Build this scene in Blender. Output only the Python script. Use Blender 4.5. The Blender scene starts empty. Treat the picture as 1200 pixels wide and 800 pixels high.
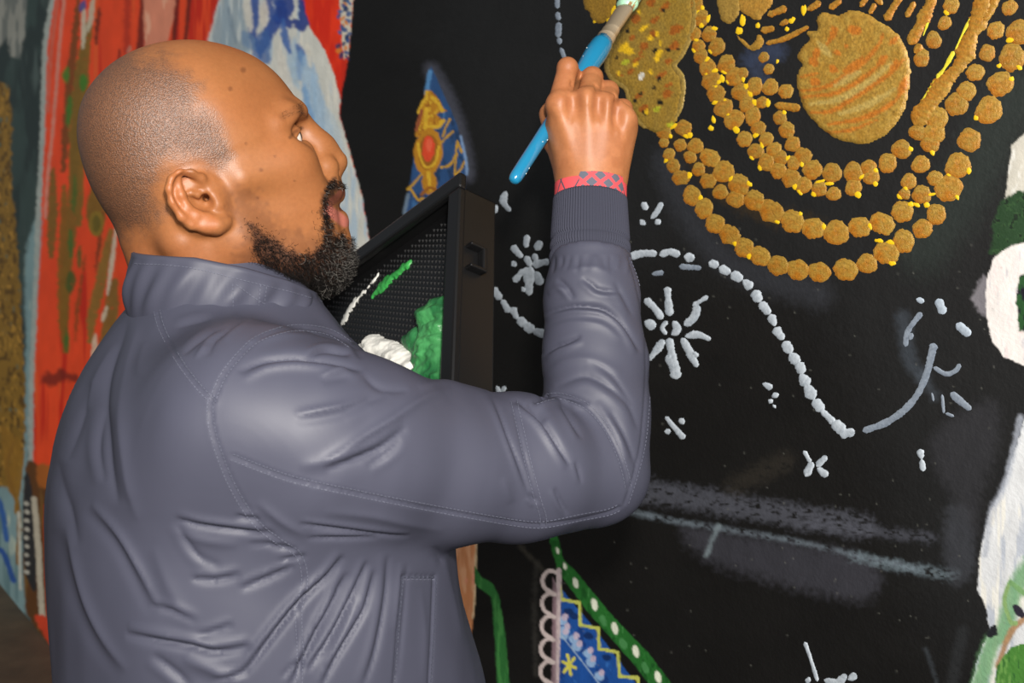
import bpy, math, random
import numpy as np
from mathutils import Vector, Matrix
from mathutils.bvhtree import BVHTree

random.seed(7)
rng = np.random.default_rng(7)
scene = bpy.context.scene
col = scene.collection

# ------------------------------------------------------------------ camera, light, exposure
CAM = np.array([0.0, 0.0, 1.45])
FPX, CX, HY = 1200.0, 600.0, 200.0          # focal length in pixels, centre column, eye-level row (frame 1200x800)
cam_data = bpy.data.cameras.new('camera')
cam_data.sensor_width = 36.0
cam_data.lens = 36.0
cam_data.shift_y = -(400.0 - HY) / 1200.0
cam_data.clip_start = 0.02
cam_data.dof.use_dof = True
cam_data.dof.focus_distance = 0.90
cam_data.dof.aperture_fstop = 9.0
cam = bpy.data.objects.new('camera', cam_data)
cam.location = CAM
cam.rotation_euler = (math.pi / 2, 0, 0)
col.objects.link(cam)
scene.camera = cam

world = bpy.data.worlds.new('world')
scene.world = world
world.use_nodes = True
bg = world.node_tree.nodes['Background']
bg.inputs[0].default_value = (0.80, 0.90, 1.0, 1)
bg.inputs[1].default_value = 0.17

def add_light(name, kind, loc, target, energy, **kw):
    d = bpy.data.lights.new(name, kind)
    d.energy = energy
    for k, v in kw.items():
        setattr(d, k, v)
    o = bpy.data.objects.new(name, d)
    o.location = loc
    o.rotation_euler = (Vector(target) - Vector(loc)).to_track_quat('-Z', 'Y').to_euler()
    col.objects.link(o)
    return o
# daylight coming in from the open side behind the photographer, and the camera's own flash
add_light('daylight', 'SUN', (0.9, -3, 2.9), (0, 1, 1.3), 2.85, angle=math.radians(24), color=(1.0, 0.97, 0.93))
add_light('camera_flash', 'AREA', (0.05, -0.02, 1.62), (-0.02, 1.0, 1.28), 12.5, shape='DISK', size=0.07, color=(1.0, 0.95, 0.88))

scene.view_settings.view_transform = 'Standard'
scene.view_settings.look = 'None'
scene.view_settings.gamma = 1.0
scene.view_settings.use_curve_mapping = False
scene.view_settings.exposure = 0.0

# ------------------------------------------------------------------ helpers
def lin(rgb):
    c = np.asarray(rgb, float) / 255.0
    return np.where(c <= 0.04045, c / 12.92, ((c + 0.055) / 1.055) ** 2.4)

def P(x, y, d):
    """point seen at pixel (x, y) at distance d in front of the camera"""
    return np.array([(x - CX) / FPX * d, d, CAM[2] - (y - HY) / FPX * d])

def proj(V):
    V = np.asarray(V)
    d = np.maximum(V[..., 1], 1e-4)
    return CX + V[..., 0] / d * FPX, HY - (V[..., 2] - CAM[2]) / d * FPX

WN = np.array([0.770, 0.638, 0.0]); WN /= np.linalg.norm(WN)      # into the wall
WD = 0.909
WS = np.array([WN[1], -WN[0], 0.0])                              # along the wall, to the right
def WP(x, y, off=0.0):
    """point of the mural wall at pixel (x, y); off = how far it stands proud of the wall"""
    x = np.asarray(x, float); y = np.asarray(y, float)
    u = (x - CX) / FPX; v = -(y - HY) / FPX
    d = WD / (WN[0] * u + WN[1])
    return np.stack([u * d, d, CAM[2] + v * d], -1) - WN * np.asarray(off)[..., None] * np.ones(x.shape)[..., None]

def value_noise(u, v, seed):
    """smooth 2-D value noise in [0, 1]"""
    g = np.random.default_rng(seed).random((256, 256))
    iu = np.floor(u).astype(int); iv = np.floor(v).astype(int)
    fu = u - iu; fv = v - iv
    fu = fu * fu * (3 - 2 * fu); fv = fv * fv * (3 - 2 * fv)
    a = g[iu % 256, iv % 256]; b = g[(iu + 1) % 256, iv % 256]
    c = g[iu % 256, (iv + 1) % 256]; d = g[(iu + 1) % 256, (iv + 1) % 256]
    return (a * (1 - fu) + b * fu) * (1 - fv) + (c * (1 - fu) + d * fu) * fv

def fbm(u, v, seed, octv=3):
    s = 0; a = 0.5; t = 0
    for i in range(octv):
        s = s + a * value_noise(u * 2 ** i, v * 2 ** i, seed + i); t += a; a *= 0.5
    return s / t

def noise3(p, seed):
    g = np.random.default_rng(seed).random((32, 32, 32)).astype(np.float32)
    i = np.floor(p).astype(int); f = p - i; f = f * f * (3 - 2 * f)
    out = 0
    for dx in (0, 1):
        for dy in (0, 1):
            for dz in (0, 1):
                w = (f[:, 0] if dx else 1 - f[:, 0]) * (f[:, 1] if dy else 1 - f[:, 1]) * (f[:, 2] if dz else 1 - f[:, 2])
                out = out + w * g[(i[:, 0] + dx) % 32, (i[:, 1] + dy) % 32, (i[:, 2] + dz) % 32]
    return out

def spline(pts, n=12, closed=False):
    """Catmull-Rom through pts"""
    p = np.asarray(pts, float)
    if len(p) < 3 and not closed:
        t = np.linspace(0, 1, n + 1)[:, None]
        return p[0] * (1 - t) + p[-1] * t
    if closed:
        q = np.vstack([p[-1], p, p[0], p[1]])
    else:
        q = np.vstack([2 * p[0] - p[1], p, 2 * p[-1] - p[-2]])
    out = []
    t = np.linspace(0, 1, n, endpoint=False)[:, None]
    for i in range(len(q) - 3):
        a, b, c, d = q[i:i + 4]
        out.append(0.5 * (2 * b + (c - a) * t + (2 * a - 5 * b + 4 * c - d) * t ** 2 + (3 * b - a - 3 * c + d) * t ** 3))
    r = np.vstack(out)
    return r if closed else np.vstack([r, p[-1:]])

def resample(p, step):
    p = np.asarray(p, float)
    s = np.concatenate([[0], np.cumsum(np.linalg.norm(np.diff(p, axis=0), axis=1))])
    n = max(2, int(round(s[-1] / step)) + 1)
    t = np.linspace(0, s[-1], n)
    return np.stack([np.interp(t, s, p[:, k]) for k in range(p.shape[1])], 1)

def seg_dist(X, Y, pts, closed=False):
    """distance to a polyline, side (+ left) and position along it (0..1)"""
    pts = np.asarray(pts, float)
    if closed: pts = np.vstack([pts, pts[:1]])
    L = np.linalg.norm(np.diff(pts, axis=0), axis=1); S = np.concatenate([[0], np.cumsum(L)])
    best = np.full(X.shape, 1e9); side = np.zeros(X.shape); along = np.zeros(X.shape)
    for i in range(len(pts) - 1):
        a = pts[i]; e = pts[i + 1] - a; l2 = max(e @ e, 1e-12)
        t = np.clip(((X - a[0]) * e[0] + (Y - a[1]) * e[1]) / l2, 0, 1)
        dx = X - a[0] - t * e[0]; dy = Y - a[1] - t * e[1]
        d = dx * dx + dy * dy
        m = d < best
        best = np.where(m, d, best)
        side = np.where(m, np.sign(e[0] * dy - e[1] * dx), side)
        along = np.where(m, (S[i] + t * L[i]) / max(S[-1], 1e-9), along)
    return np.sqrt(best), side, along

def inside_poly(X, Y, pts):
    r = np.zeros(X.shape, bool); n = len(pts)
    for i in range(n):
        x1, y1 = pts[i]; x2, y2 = pts[(i + 1) % n]
        if y1 == y2: continue
        c = ((y1 > Y) != (y2 > Y)) & (X < (x2 - x1) * (Y - y1) / (y2 - y1) + x1)
        r ^= c
    return r

def sdist(X, Y, pts):
    d, _, _ = seg_dist(X, Y, pts, True)
    return np.where(inside_poly(X, Y, pts), -d, d)

def smooth(a, b, x):
    t = np.clip((x - a) / (b - a), 0, 1)
    return t * t * (3 - 2 * t)

# ---- meshes
def mesh_obj(name, V, F, mat, parent=None, color=None, shade=True, kind=None, label=None):
    V = np.ascontiguousarray(V, np.float32)
    me = bpy.data.meshes.new(name)
    if isinstance(F, np.ndarray):
        n, k = F.shape
        me.vertices.add(len(V)); me.vertices.foreach_set('co', V.ravel())
        me.loops.add(n * k); me.loops.foreach_set('vertex_index', np.ascontiguousarray(F, np.int32).ravel())
        me.polygons.add(n)
        me.polygons.foreach_set('loop_start', np.arange(0, n * k, k, dtype=np.int32))
        me.update(calc_edges=True)
    else:
        me.from_pydata(V.tolist(), [], F)
        me.update()
    if shade:
        me.polygons.foreach_set('use_smooth', np.ones(len(me.polygons), bool))
    if color is not None:
        at = me.color_attributes.new('paint', 'FLOAT_COLOR', 'POINT')
        c = np.ones((len(V), 4), np.float32); c[:, :color.shape[1]] = color
        at.data.foreach_set('color', c.ravel())
    if mat is not None:
        me.materials.append(mat)
    o = bpy.data.objects.new(name, me)
    col.objects.link(o)
    if parent is not None: o.parent = parent
    if kind: o['kind'] = kind
    if label: o['label'] = label
    return o

def tag(o, label, cat, group=None):
    o['label'] = label; o['category'] = cat
    if group: o['group'] = group

def tube(pts, radii, n=8, cap=True):
    """tube along pts -> verts, faces (quads as lists)"""
    pts = np.asarray(pts, float); m = len(pts)
    radii = np.broadcast_to(np.asarray(radii, float), (m,))
    T = np.gradient(pts, axis=0); T /= np.linalg.norm(T, axis=1)[:, None] + 1e-12
    ref = np.array([0, 0, 1.0]) if abs(T[0, 2]) < 0.9 else np.array([1.0, 0, 0])
    V = []; N = np.cross(T[0], ref); N /= np.linalg.norm(N)
    for i in range(m):
        N = N - T[i] * (N @ T[i]); N /= np.linalg.norm(N) + 1e-12
        B = np.cross(T[i], N)
        for k in range(n):
            a = 2 * math.pi * k / n
            V.append(pts[i] + radii[i] * (math.cos(a) * N + math.sin(a) * B))
    F = [[i * n + k, i * n + (k + 1) % n, (i + 1) * n + (k + 1) % n, (i + 1) * n + k] for i in range(m - 1) for k in range(n)]
    if cap:
        F.append(list(range(n))[::-1]); F.append([(m - 1) * n + k for k in range(n)])
    return np.array(V), F

def join(parts):
    V = []; F = []; o = 0
    for v, f in parts:
        V.append(np.asarray(v)); F += [[i + o for i in q] for q in f]; o += len(v)
    return np.vstack(V), F

def box_mesh(c, ax, half, bev=0.0):
    """box with centre c, axes rows of ax, half sizes"""
    ax = np.asarray(ax); V = []
    for sx in (-1, 1):
        for sy in (-1, 1):
            for sz in (-1, 1):
                V.append(np.asarray(c) + sx * half[0] * ax[0] + sy * half[1] * ax[1] + sz * half[2] * ax[2])
    F = [[0, 1, 3, 2], [4, 6, 7, 5], [0, 4, 5, 1], [2, 3, 7, 6], [0, 2, 6, 4], [1, 5, 7, 3]]
    return np.array(V), F

def bevel(o, w, seg=2):
    m = o.modifiers.new('bevel', 'BEVEL'); m.width = w; m.segments = seg; m.limit_method = 'ANGLE'
    return o

# ---- implicit surfaces
class Field:
    def __init__(self, lo, hi, h):
        self.lo = np.array(lo, float); self.h = h
        n = np.ceil((np.array(hi) - self.lo) / h).astype(int) + 1
        self.ax = [(self.lo[k] + h * np.arange(n[k])).astype(np.float32) for k in range(3)]
        self.F = np.full(n, 0.5, np.float32)
    def window(self, lo, hi):
        s = []
        for k in range(3):
            a = int(np.floor((lo[k] - self.lo[k]) / self.h)); b = int(np.ceil((hi[k] - self.lo[k]) / self.h)) + 1
            s.append(slice(max(a, 0), max(min(b, len(self.ax[k])), 0)))
        X = self.ax[0][s[0]][:, None, None]; Y = self.ax[1][s[1]][None, :, None]; Z = self.ax[2][s[2]][None, None, :]
        return tuple(s), X, Y, Z
    def merge(self, s, d, k, sub=False):
        a = self.F[s]
        if a.size == 0: return
        if sub:
            d = -d
            h = np.maximum(k - np.abs(a - d), 0) / k
            self.F[s] = np.maximum(a, d) + h * h * k * 0.25
        else:
            h = np.maximum(k - np.abs(a - d), 0) / k
            self.F[s] = np.minimum(a, d) - h * h * k * 0.25
    def cone(self, a, b, ra, rb, k=0.01, sub=False):
        a = np.asarray(a, float); b = np.asarray(b, float); r = max(ra, rb) + k + 4 * self.h
        s, X, Y, Z = self.window(np.minimum(a, b) - r, np.maximum(a, b) + r)
        e = b - a; l2 = max(e @ e, 1e-12)
        t = np.clip(((X - a[0]) * e[0] + (Y - a[1]) * e[1] + (Z - a[2]) * e[2]) / l2, 0, 1)
        d = np.sqrt((X - a[0] - t * e[0]) ** 2 + (Y - a[1] - t * e[1]) ** 2 + (Z - a[2] - t * e[2]) ** 2) - (ra + t * (rb - ra))
        self.merge(s, d.astype(np.float32), k, sub)
    def chain(self, pts, rad, k=0.01, sub=False):
        for i in range(len(pts) - 1):
            self.cone(pts[i], pts[i + 1], rad[i], rad[i + 1], k, sub)
    def ell(self, c, r, R=None, k=0.01, sub=False):
        c = np.asarray(c, float); r = np.asarray(r, float); R = np.eye(3) if R is None else np.asarray(R)
        m = r.max() + k + 4 * self.h
        s, X, Y, Z = self.window(c - m, c + m)
        q = [((X - c[0]) * R[i][0] + (Y - c[1]) * R[i][1] + (Z - c[2]) * R[i][2]) for i in range(3)]
        k0 = np.sqrt(sum((q[i] / r[i]) ** 2 for i in range(3))) + 1e-9
        k1 = np.sqrt(sum((q[i] / r[i] ** 2) ** 2 for i in range(3))) + 1e-9
        self.merge(s, (k0 * (k0 - 1) / k1).astype(np.float32), k, sub)

def surface_nets(F, lo, h):
    ins = F < 0
    c = np.zeros(tuple(n - 1 for n in F.shape), np.uint8)
    corners = [(i, j, k) for i in (0, 1) for j in (0, 1) for k in (0, 1)]
    sh = c.shape
    for i, j, k in corners:
        c += ins[i:i + sh[0], j:j + sh[1], k:k + sh[2]]
    cells = np.argwhere((c > 0) & (c < 8))
    vid = np.full(sh, -1, np.int32); vid[tuple(cells.T)] = np.arange(len(cells))
    val = {q: F[cells[:, 0] + q[0], cells[:, 1] + q[1], cells[:, 2] + q[2]] for q in corners}
    acc = np.zeros((len(cells), 3)); cnt = np.zeros(len(cells))
    for q in corners:
        for ax in range(3):
            if q[ax]: continue
            r = list(q); r[ax] = 1; r = tuple(r)
            a, b = val[q], val[r]; m = (a < 0) != (b < 0)
            t = np.where(m, a / np.where(m, a - b, 1), 0)
            p = np.array(q, float)[None, :].repeat(len(cells), 0); p[:, ax] = t
            acc += p * m[:, None]; cnt += m
    V = np.asarray(lo) + (cells + acc / cnt[:, None]) * h
    quads = []
    for ax in range(3):
        u, w = [(1, 2), (2, 0), (0, 1)][ax]
        n = list(F.shape); n[ax] -= 1
        a = np.take(ins, range(n[ax]), ax); b = np.take(ins, range(1, n[ax] + 1), ax)
        e = np.argwhere(a != b)
        ok = (e[:, u] > 0) & (e[:, w] > 0) & (e[:, u] < sh[u]) & (e[:, w] < sh[w])
        e = e[ok]
        flip = ~ins[tuple(e.T)]
        o = []
        for du, dw in ((-1, -1), (0, -1), (0, 0), (-1, 0)):
            q = e.copy(); q[:, u] += du; q[:, w] += dw
            o.append(vid[tuple(q.T)])
        Q = np.stack(o, 1); Q[flip] = Q[flip][:, ::-1]
        quads.append(Q)
    Q = np.vstack(quads)
    return V, Q[(Q >= 0).all(1)]

def vnormals(V, Q):
    n = np.cross(V[Q[:, 2]] - V[Q[:, 0]], V[Q[:, 3]] - V[Q[:, 1]])
    N = np.zeros_like(V)
    for k in range(4): np.add.at(N, Q[:, k], n)
    return N / (np.linalg.norm(N, axis=1)[:, None] + 1e-12)

def relax(V, Q, it=2, f=0.5):
    E = np.vstack([Q[:, [0, 1]], Q[:, [1, 2]], Q[:, [2, 3]], Q[:, [3, 0]]])
    cnt = np.bincount(E[:, 0], minlength=len(V)) + np.bincount(E[:, 1], minlength=len(V))
    for _ in range(it):
        S = np.zeros_like(V)
        for k in range(3):
            S[:, k] = np.bincount(E[:, 0], V[E[:, 1], k], len(V)) + np.bincount(E[:, 1], V[E[:, 0], k], len(V))
        V = V + f * (S / cnt[:, None] - V)
    return V

# ---- materials
def material(name, color=(128, 128, 128), rough=0.6, metal=0.0, spec=0.5, attr=False, bumps=(), mottle=None, sheen=0.0, sss=0.0, coat=0.0, aniso=None):
    """bumps: (scale, strength, distance); mottle: (scale, amount) brightness variation; attr: colour from the 'paint' attribute"""
    m = bpy.data.materials.new(name); m.use_nodes = True
    nt = m.node_tree; bs = nt.nodes['Principled BSDF']
    bs.inputs['Roughness'].default_value = rough
    bs.inputs['Metallic'].default_value = metal
    bs.inputs['Specular IOR Level'].default_value = spec
    bs.inputs['Sheen Weight'].default_value = sheen
    bs.inputs['Coat Weight'].default_value = coat
    tc = nt.nodes.new('ShaderNodeTexCoord')
    if sss:
        bs.inputs['Subsurface Weight'].default_value = sss
        bs.inputs['Subsurface Radius'].default_value = (0.006, 0.0025, 0.0015)
        bs.inputs['Subsurface Scale'].default_value = 0.4
    if attr:
        c = nt.nodes.new('ShaderNodeAttribute'); c.attribute_name = 'paint'; out = c.outputs['Color']
    else:
        c = nt.nodes.new('ShaderNodeRGB'); l = lin(color); c.outputs[0].default_value = (*l, 1); out = c.outputs[0]
    if mottle:
        n = nt.nodes.new('ShaderNodeTexNoise'); n.inputs['Scale'].default_value = mottle[0]; n.inputs['Detail'].default_value = 5
        nt.links.new(tc.outputs['Object'], n.inputs['Vector'])
        r = nt.nodes.new('ShaderNodeMapRange')
        r.inputs[1].default_value = 0.25; r.inputs[2].default_value = 0.75
        r.inputs[3].default_value = 1 - mottle[1]; r.inputs[4].default_value = 1 + mottle[1]
        nt.links.new(n.outputs['Fac'], r.inputs[0])
        mx = nt.nodes.new('ShaderNodeVectorMath'); mx.operation = 'SCALE'
        nt.links.new(out, mx.inputs[0]); nt.links.new(r.outputs[0], mx.inputs['Scale']); out = mx.outputs[0]
    nt.links.new(out, bs.inputs['Base Color'])
    prev = None
    for sc, st, di in bumps:
        n = nt.nodes.new('ShaderNodeTexNoise'); n.inputs['Scale'].default_value = sc; n.inputs['Detail'].default_value = 4
        nt.links.new(tc.outputs['Object'], n.inputs['Vector'])
        b = nt.nodes.new('ShaderNodeBump'); b.inputs['Strength'].default_value = st; b.inputs['Distance'].default_value = di
        nt.links.new(n.outputs['Fac'], b.inputs['Height'])
        if prev: nt.links.new(prev.outputs[0], b.inputs['Normal'])
        prev = b
    if prev: nt.links.new(prev.outputs[0], bs.inputs['Normal'])
    return m
# ------------------------------------------------------------------ the mural wall and the floor
xs = np.concatenate([np.arange(-160, 0, 8.0), np.arange(0, 1200, 1.6), np.arange(1200, 1501, 12.0)])
ys = np.concatenate([np.arange(-60, 0, 10.0), np.arange(0, 800, 1.6), np.arange(800, 1000, 20.0)])
PX, PY = np.meshgrid(xs, ys)                      # rows follow the floor line, columns are upright
PC = np.zeros(PX.shape + (3,)); PC[:] = lin((17, 16, 15))
PH = np.zeros(PX.shape)                           # paint thickness in metres

def rect_of(x0, x1, y0, y1):
    i0, i1 = np.searchsorted(xs, [x0, x1]); j0, j1 = np.searchsorted(ys, [y0, y1])
    return slice(j0, j1), slice(i0, i1)

def put(w, a, color):
    a = a[..., None]
    PC[w] = PC[w] * (1 - a) + np.asarray(color) * a

def poly(pts, color, edge=1.5, soft=1.0, alpha=1.0, dry=0.0, seed=1, streak=None, curve=True, h=0.0):
    """area of paint: edge = raggedness (px), dry = how patchy; streak = (colour2, du, dv, threshold)"""
    p = spline(pts, 6, True) if curve else np.asarray(pts, float)
    m = edge * 2 + soft * 2 + 4
    w = rect_of(p[:, 0].min() - m, p[:, 0].max() + m, p[:, 1].min() - m, p[:, 1].max() + m)
    X, Y = PX[w], PY[w]
    if X.size == 0: return
    d = sdist(X, Y, p) + (fbm(X / 5, Y / 5, seed) - 0.5) * 2 * edge
    a = (1 - smooth(-soft, soft, d)) * alpha
    if dry: a = a * smooth(dry - 0.25, dry + 0.1, fbm(X / 14, Y / 5, seed + 20, 4))
    c = lin(color)[None, None, :] * (0.86 + 0.28 * fbm(X / 9, Y / 24, seed + 3))[..., None]
    if streak:
        for c2, du, dv, th in (streak if isinstance(streak, list) else [streak]):
            n = smooth(th, th + 0.14, fbm(X / du, Y / dv, seed + int(du * 7) + 11, 3))[..., None]
            c = c * (1 - n) + lin(c2) * n
    put(w, a, c)
    if h: PH[w] = np.maximum(PH[w], a * h)

def line(pts, width, color, edge=0.8, soft=0.9, alpha=1.0, dry=0.0, seed=2, taper=False, h=0.0):
    p = spline(pts, 6) if len(pts) > 2 else np.asarray(pts, float)
    m = width + edge * 2 + soft * 2 + 2
    w = rect_of(p[:, 0].min() - m, p[:, 0].max() + m, p[:, 1].min() - m, p[:, 1].max() + m)
    X, Y = PX[w], PY[w]
    if X.size == 0: return
    d, sd, t = seg_dist(X, Y, p)
    hw = width / 2 * ((0.35 + 0.65 * np.sin(np.pi * np.clip(t, 0.02, 0.98)) ** 0.6) if taper else 1)
    d = d - hw + (fbm(X / 4, Y / 4, seed) - 0.5) * 2 * edge
    a = (1 - smooth(-soft, soft, d)) * alpha
    if dry: a = a * smooth(dry - 0.2, dry + 0.1, fbm(X / 6, Y / 3, seed + 20, 4))
    put(w, a, lin(color)[None, None, :] * (0.85 + 0.3 * fbm(X / 5, Y / 5, seed + 3))[..., None])
    if h: PH[w] = np.maximum(PH[w], a * h)

def dab(x, y, rx, ry, color, ang=0, alpha=1.0, edge=1.2, seed=3, soft=0.9):
    t = np.linspace(0, 2 * np.pi, 14, endpoint=False); c, s = math.cos(ang), math.sin(ang)
    u, v = rx * np.cos(t), ry * np.sin(t)
    poly(np.stack([x + u * c - v * s, y + u * s + v * c], 1), color, edge, soft, alpha, seed=seed, curve=False)

# --- black ground, worn and slightly uneven
n0 = fbm(PX / 60, PY / 40, 5, 4)[..., None]
PC *= 0.7 + 0.65 * n0
poly([(560, -60), (1500, -60), (1500, 800), (1140, 800), (960, 350), (640, 300)], (34, 35, 36), 20, 60, 0.45, seed=9)

# --- painted figures at the far end: red and white robes, gold trimmings, dark teal ground
edge_black = [(420, -60), (414, 0), (408, 70), (400, 110), (398, 135), (408, 170), (424, 230), (436, 300), (446, 380), (470, 520), (480, 1000)]
poly([(-170, -70)] + edge_black + [(-170, 1000)], (238, 76, 34), 1.0, 0.8, seed=31, curve=False,
     streak=[((206, 44, 22), 9, 120, 0.55), ((236, 92, 40), 7, 150, 0.66)])
poly([(-170, -70), (66, -60), (62, 0), (53, 60), (50, 150), (46, 250), (42, 340), (37, 450), (34, 560), (60, 735), (90, 800), (-170, 800)], (56, 72, 68), 1.0, 1.2, seed=33, curve=False,
     streak=[((44, 56, 54), 18, 60, 0.5), ((78, 92, 88), 14, 90, 0.68)])
poly([(-170, -70), (30, -60), (31, 0), (29, 40), (23, 68), (13, 66), (8, 44), (-4, 60), (-170, 60)], (150, 150, 140), 2, 2.0, seed=34, streak=((112, 116, 110), 4, 30, 0.5), curve=False)
poly([(30, 300), (48, 250), (43, 350), (37, 450), (34, 560), (40, 660), (62, 740), (30, 720), (-10, 690), (-60, 640), (-60, 520), (10, 560), (24, 500), (30, 420)], (128, 156, 158), 2, 3, seed=35, streak=[((98, 128, 132), 5, 60, 0.55), ((190, 200, 180), 7, 40, 0.7)])
poly([(-160, 60), (0, 95), (10, 102), (14, 150), (13, 200), (18, 250), (24, 340), (29, 440), (30, 520), (22, 560), (12, 572), (-160, 560)], (138, 104, 38), 3, 1.5, seed=36,
     streak=[((96, 70, 26), 3.5, 6, 0.52), ((176, 132, 52), 3, 7, 0.62), ((92, 104, 88), 4, 10, 0.72)], curve=False)
for k in range(6):
    line([(3 + 4 * k, 500 + 3 * k), (6 + 3.6 * k, 540 + 4 * k), (12 + 1.5 * k, 575 + 2 * k)], 3, (150, 108, 36), seed=60 + k)
line([(16, 520), (8, 545), (14, 570), (22, 600), (21, 660)], 5, (140, 100, 36), seed=37)
line([(27, 530), (22, 570), (18, 600)], 4, (150, 110, 40), seed=38)
line([(-20, 560), (0, 590), (8, 632)], 6, (52, 96, 160), seed=39); line([(-10, 640), (4, 648), (16, 680)], 6, (44, 84, 150), seed=40)
# grey-white rim between teal and red
line([(64, -40), (61, 0), (53, 55), (50, 150), (45, 250), (42, 330), (37, 450), (36, 560)], 6, (168, 176, 168), 1.5, 1.5, seed=41)
line([(76, -10), (70, 50), (62, 150), (56, 205), (53, 255)], 4, (216, 150, 130), 1, 1.5, 0.8, seed=42)
line([(68, 0), (60, 60), (56, 130)], 4, (200, 120, 100), 1, 2, 0.6, seed=43)
# streaks of olive, green, white and dark red in the robe
for pts, wd, c in [([(92, 0), (86, 60), (80, 120), (74, 200)], 7, (118, 70, 26)), ([(104, 30), (98, 70), (94, 110), (90, 170), (92, 260)], 13, (128, 104, 36)),
                   ([(96, 60), (90, 120), (84, 260), (78, 330), (77, 400)], 8, (130, 98, 34)), ([(78, 80), (77, 95)], 6, (70, 128, 40)), ([(98, 88), (97, 105)], 6, (66, 126, 38)),
                   ([(82, 112), (80, 148)], 5, (66, 120, 40)), ([(62, 200), (62, 230), (60, 300)], 8, (120, 96, 34)), ([(75, 220), (76, 260), (74, 330), (74, 380), (77, 410)], 9, (136, 98, 30)),
                   ([(88, 205), (86, 250)], 4, (84, 104, 36)), ([(82, 270), (83, 300)], 4, (74, 108, 40)), ([(93, 290), (93, 312)], 4, (80, 98, 38)), ([(84, 318), (82, 342)], 7, (72, 92, 36)), ([(78, 385), (78, 412)], 4, (70, 106, 40)),
                   ([(100, 300), (92, 350), (88, 400)], 3, (150, 74, 26)), ([(113, 220), (112, 270)], 16, (126, 100, 34)),
                   ([(130, 270), (118, 330), (108, 370), (106, 400)], 9, (140, 112, 46)), ([(134, 330), (128, 380), (120, 420)], 12, (132, 104, 44)), ([(120, 250), (112, 320)], 3, (120, 60, 24)),
                   ([(116, 10), (113, 50)], 4, (110, 40, 20)), ([(140, 60), (136, 110)], 3, (150, 44, 24))]:
    line(pts, wd * 1.45, c, 2.4, 1.8, 0.92, 0.22, seed=int(pts[0][0] * 3 + pts[0][1] + wd), taper=True)
for pts, wd, c in [([(98, 8), (98, 40), (97, 56)], 6, (206, 196, 170)), ([(109, 0), (106, 22), (103, 36)], 7, (200, 190, 164)), ([(137, 262), (132, 300), (126, 345)], 5, (214, 202, 176)), ([(125, 360), (120, 376)], 5, (220, 200, 170)),
                   ([(112, 392), (109, 430)], 7, (224, 200, 170)), ([(99, 2), (95, 12)], 8, (64, 84, 150)), ([(152, 55), (150, 62)], 5, (224, 180, 150))]:
    line(pts, wd, c, 1.2, 1.2, 0.9, seed=int(pts[0][0] + wd * 5), taper=True)
dab(113, 262, 9, 15, (150, 120, 40), 0, 1, seed=44); dab(113, 262, 5, 10, (110, 96, 30), 0, 0.9, seed=45)
poly([(48, 442), (56, 436), (62, 440), (70, 432), (78, 436), (90, 440), (98, 452), (80, 446), (64, 452), (50, 450)], (120, 36, 24), 3, 3, 0.85, seed=46)
for k, (x, w_) in enumerate([(166, 8), (205, 6), (219, 5)]):
    line([(x + 4, -20), (x, 30), (x - 4, 80)], w_, (104, 30, 18), 1, 2, 0.9, seed=70 + k)
line([(150, 0), (148, 60)], 8, (170, 44, 26), 2, 3, 0.7, seed=74)
poly([(172, -40), (208, -40), (203, 20), (196, 50), (185, 70), (170, 60)], (226, 142, 112), 2, 2, seed=75, streak=((240, 176, 144), 6, 30, 0.6))
# foot of the figures
poly([(30, 548), (52, 552), (66, 560), (90, 640), (90, 820), (40, 735), (28, 690)], (96, 60, 28), 1.5, 1.5, seed=47, streak=((120, 86, 40), 5, 40, 0.55))
poly([(44, 545), (66, 548), (72, 566), (48, 572)], (170, 96, 36), 2, 2, seed=48)
poly([(28, 566), (34, 556), (40, 600), (42, 690), (28, 660)], (44, 44, 46), 1.5, 1, seed=49)
for k in range(9):
    dab(31 + (k % 2), 590 + k * 10, 3.4, 2.4, (190, 186, 172), 0.3, seed=80 + k)
line([(40, 585), (44, 630), (48, 700), (50, 728)], 7, (196, 186, 164), 1, 1, seed=51)
line([(53, 592), (53, 640), (56, 730)], 3, (180, 60, 34), seed=52)
poly([(40, 722), (60, 728), (90, 776), (90, 830), (60, 760)], (214, 70, 40), 2, 1.5, seed=53)
line([(22, 600), (24, 690)], 3, (204, 204, 190), seed=54)

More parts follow.
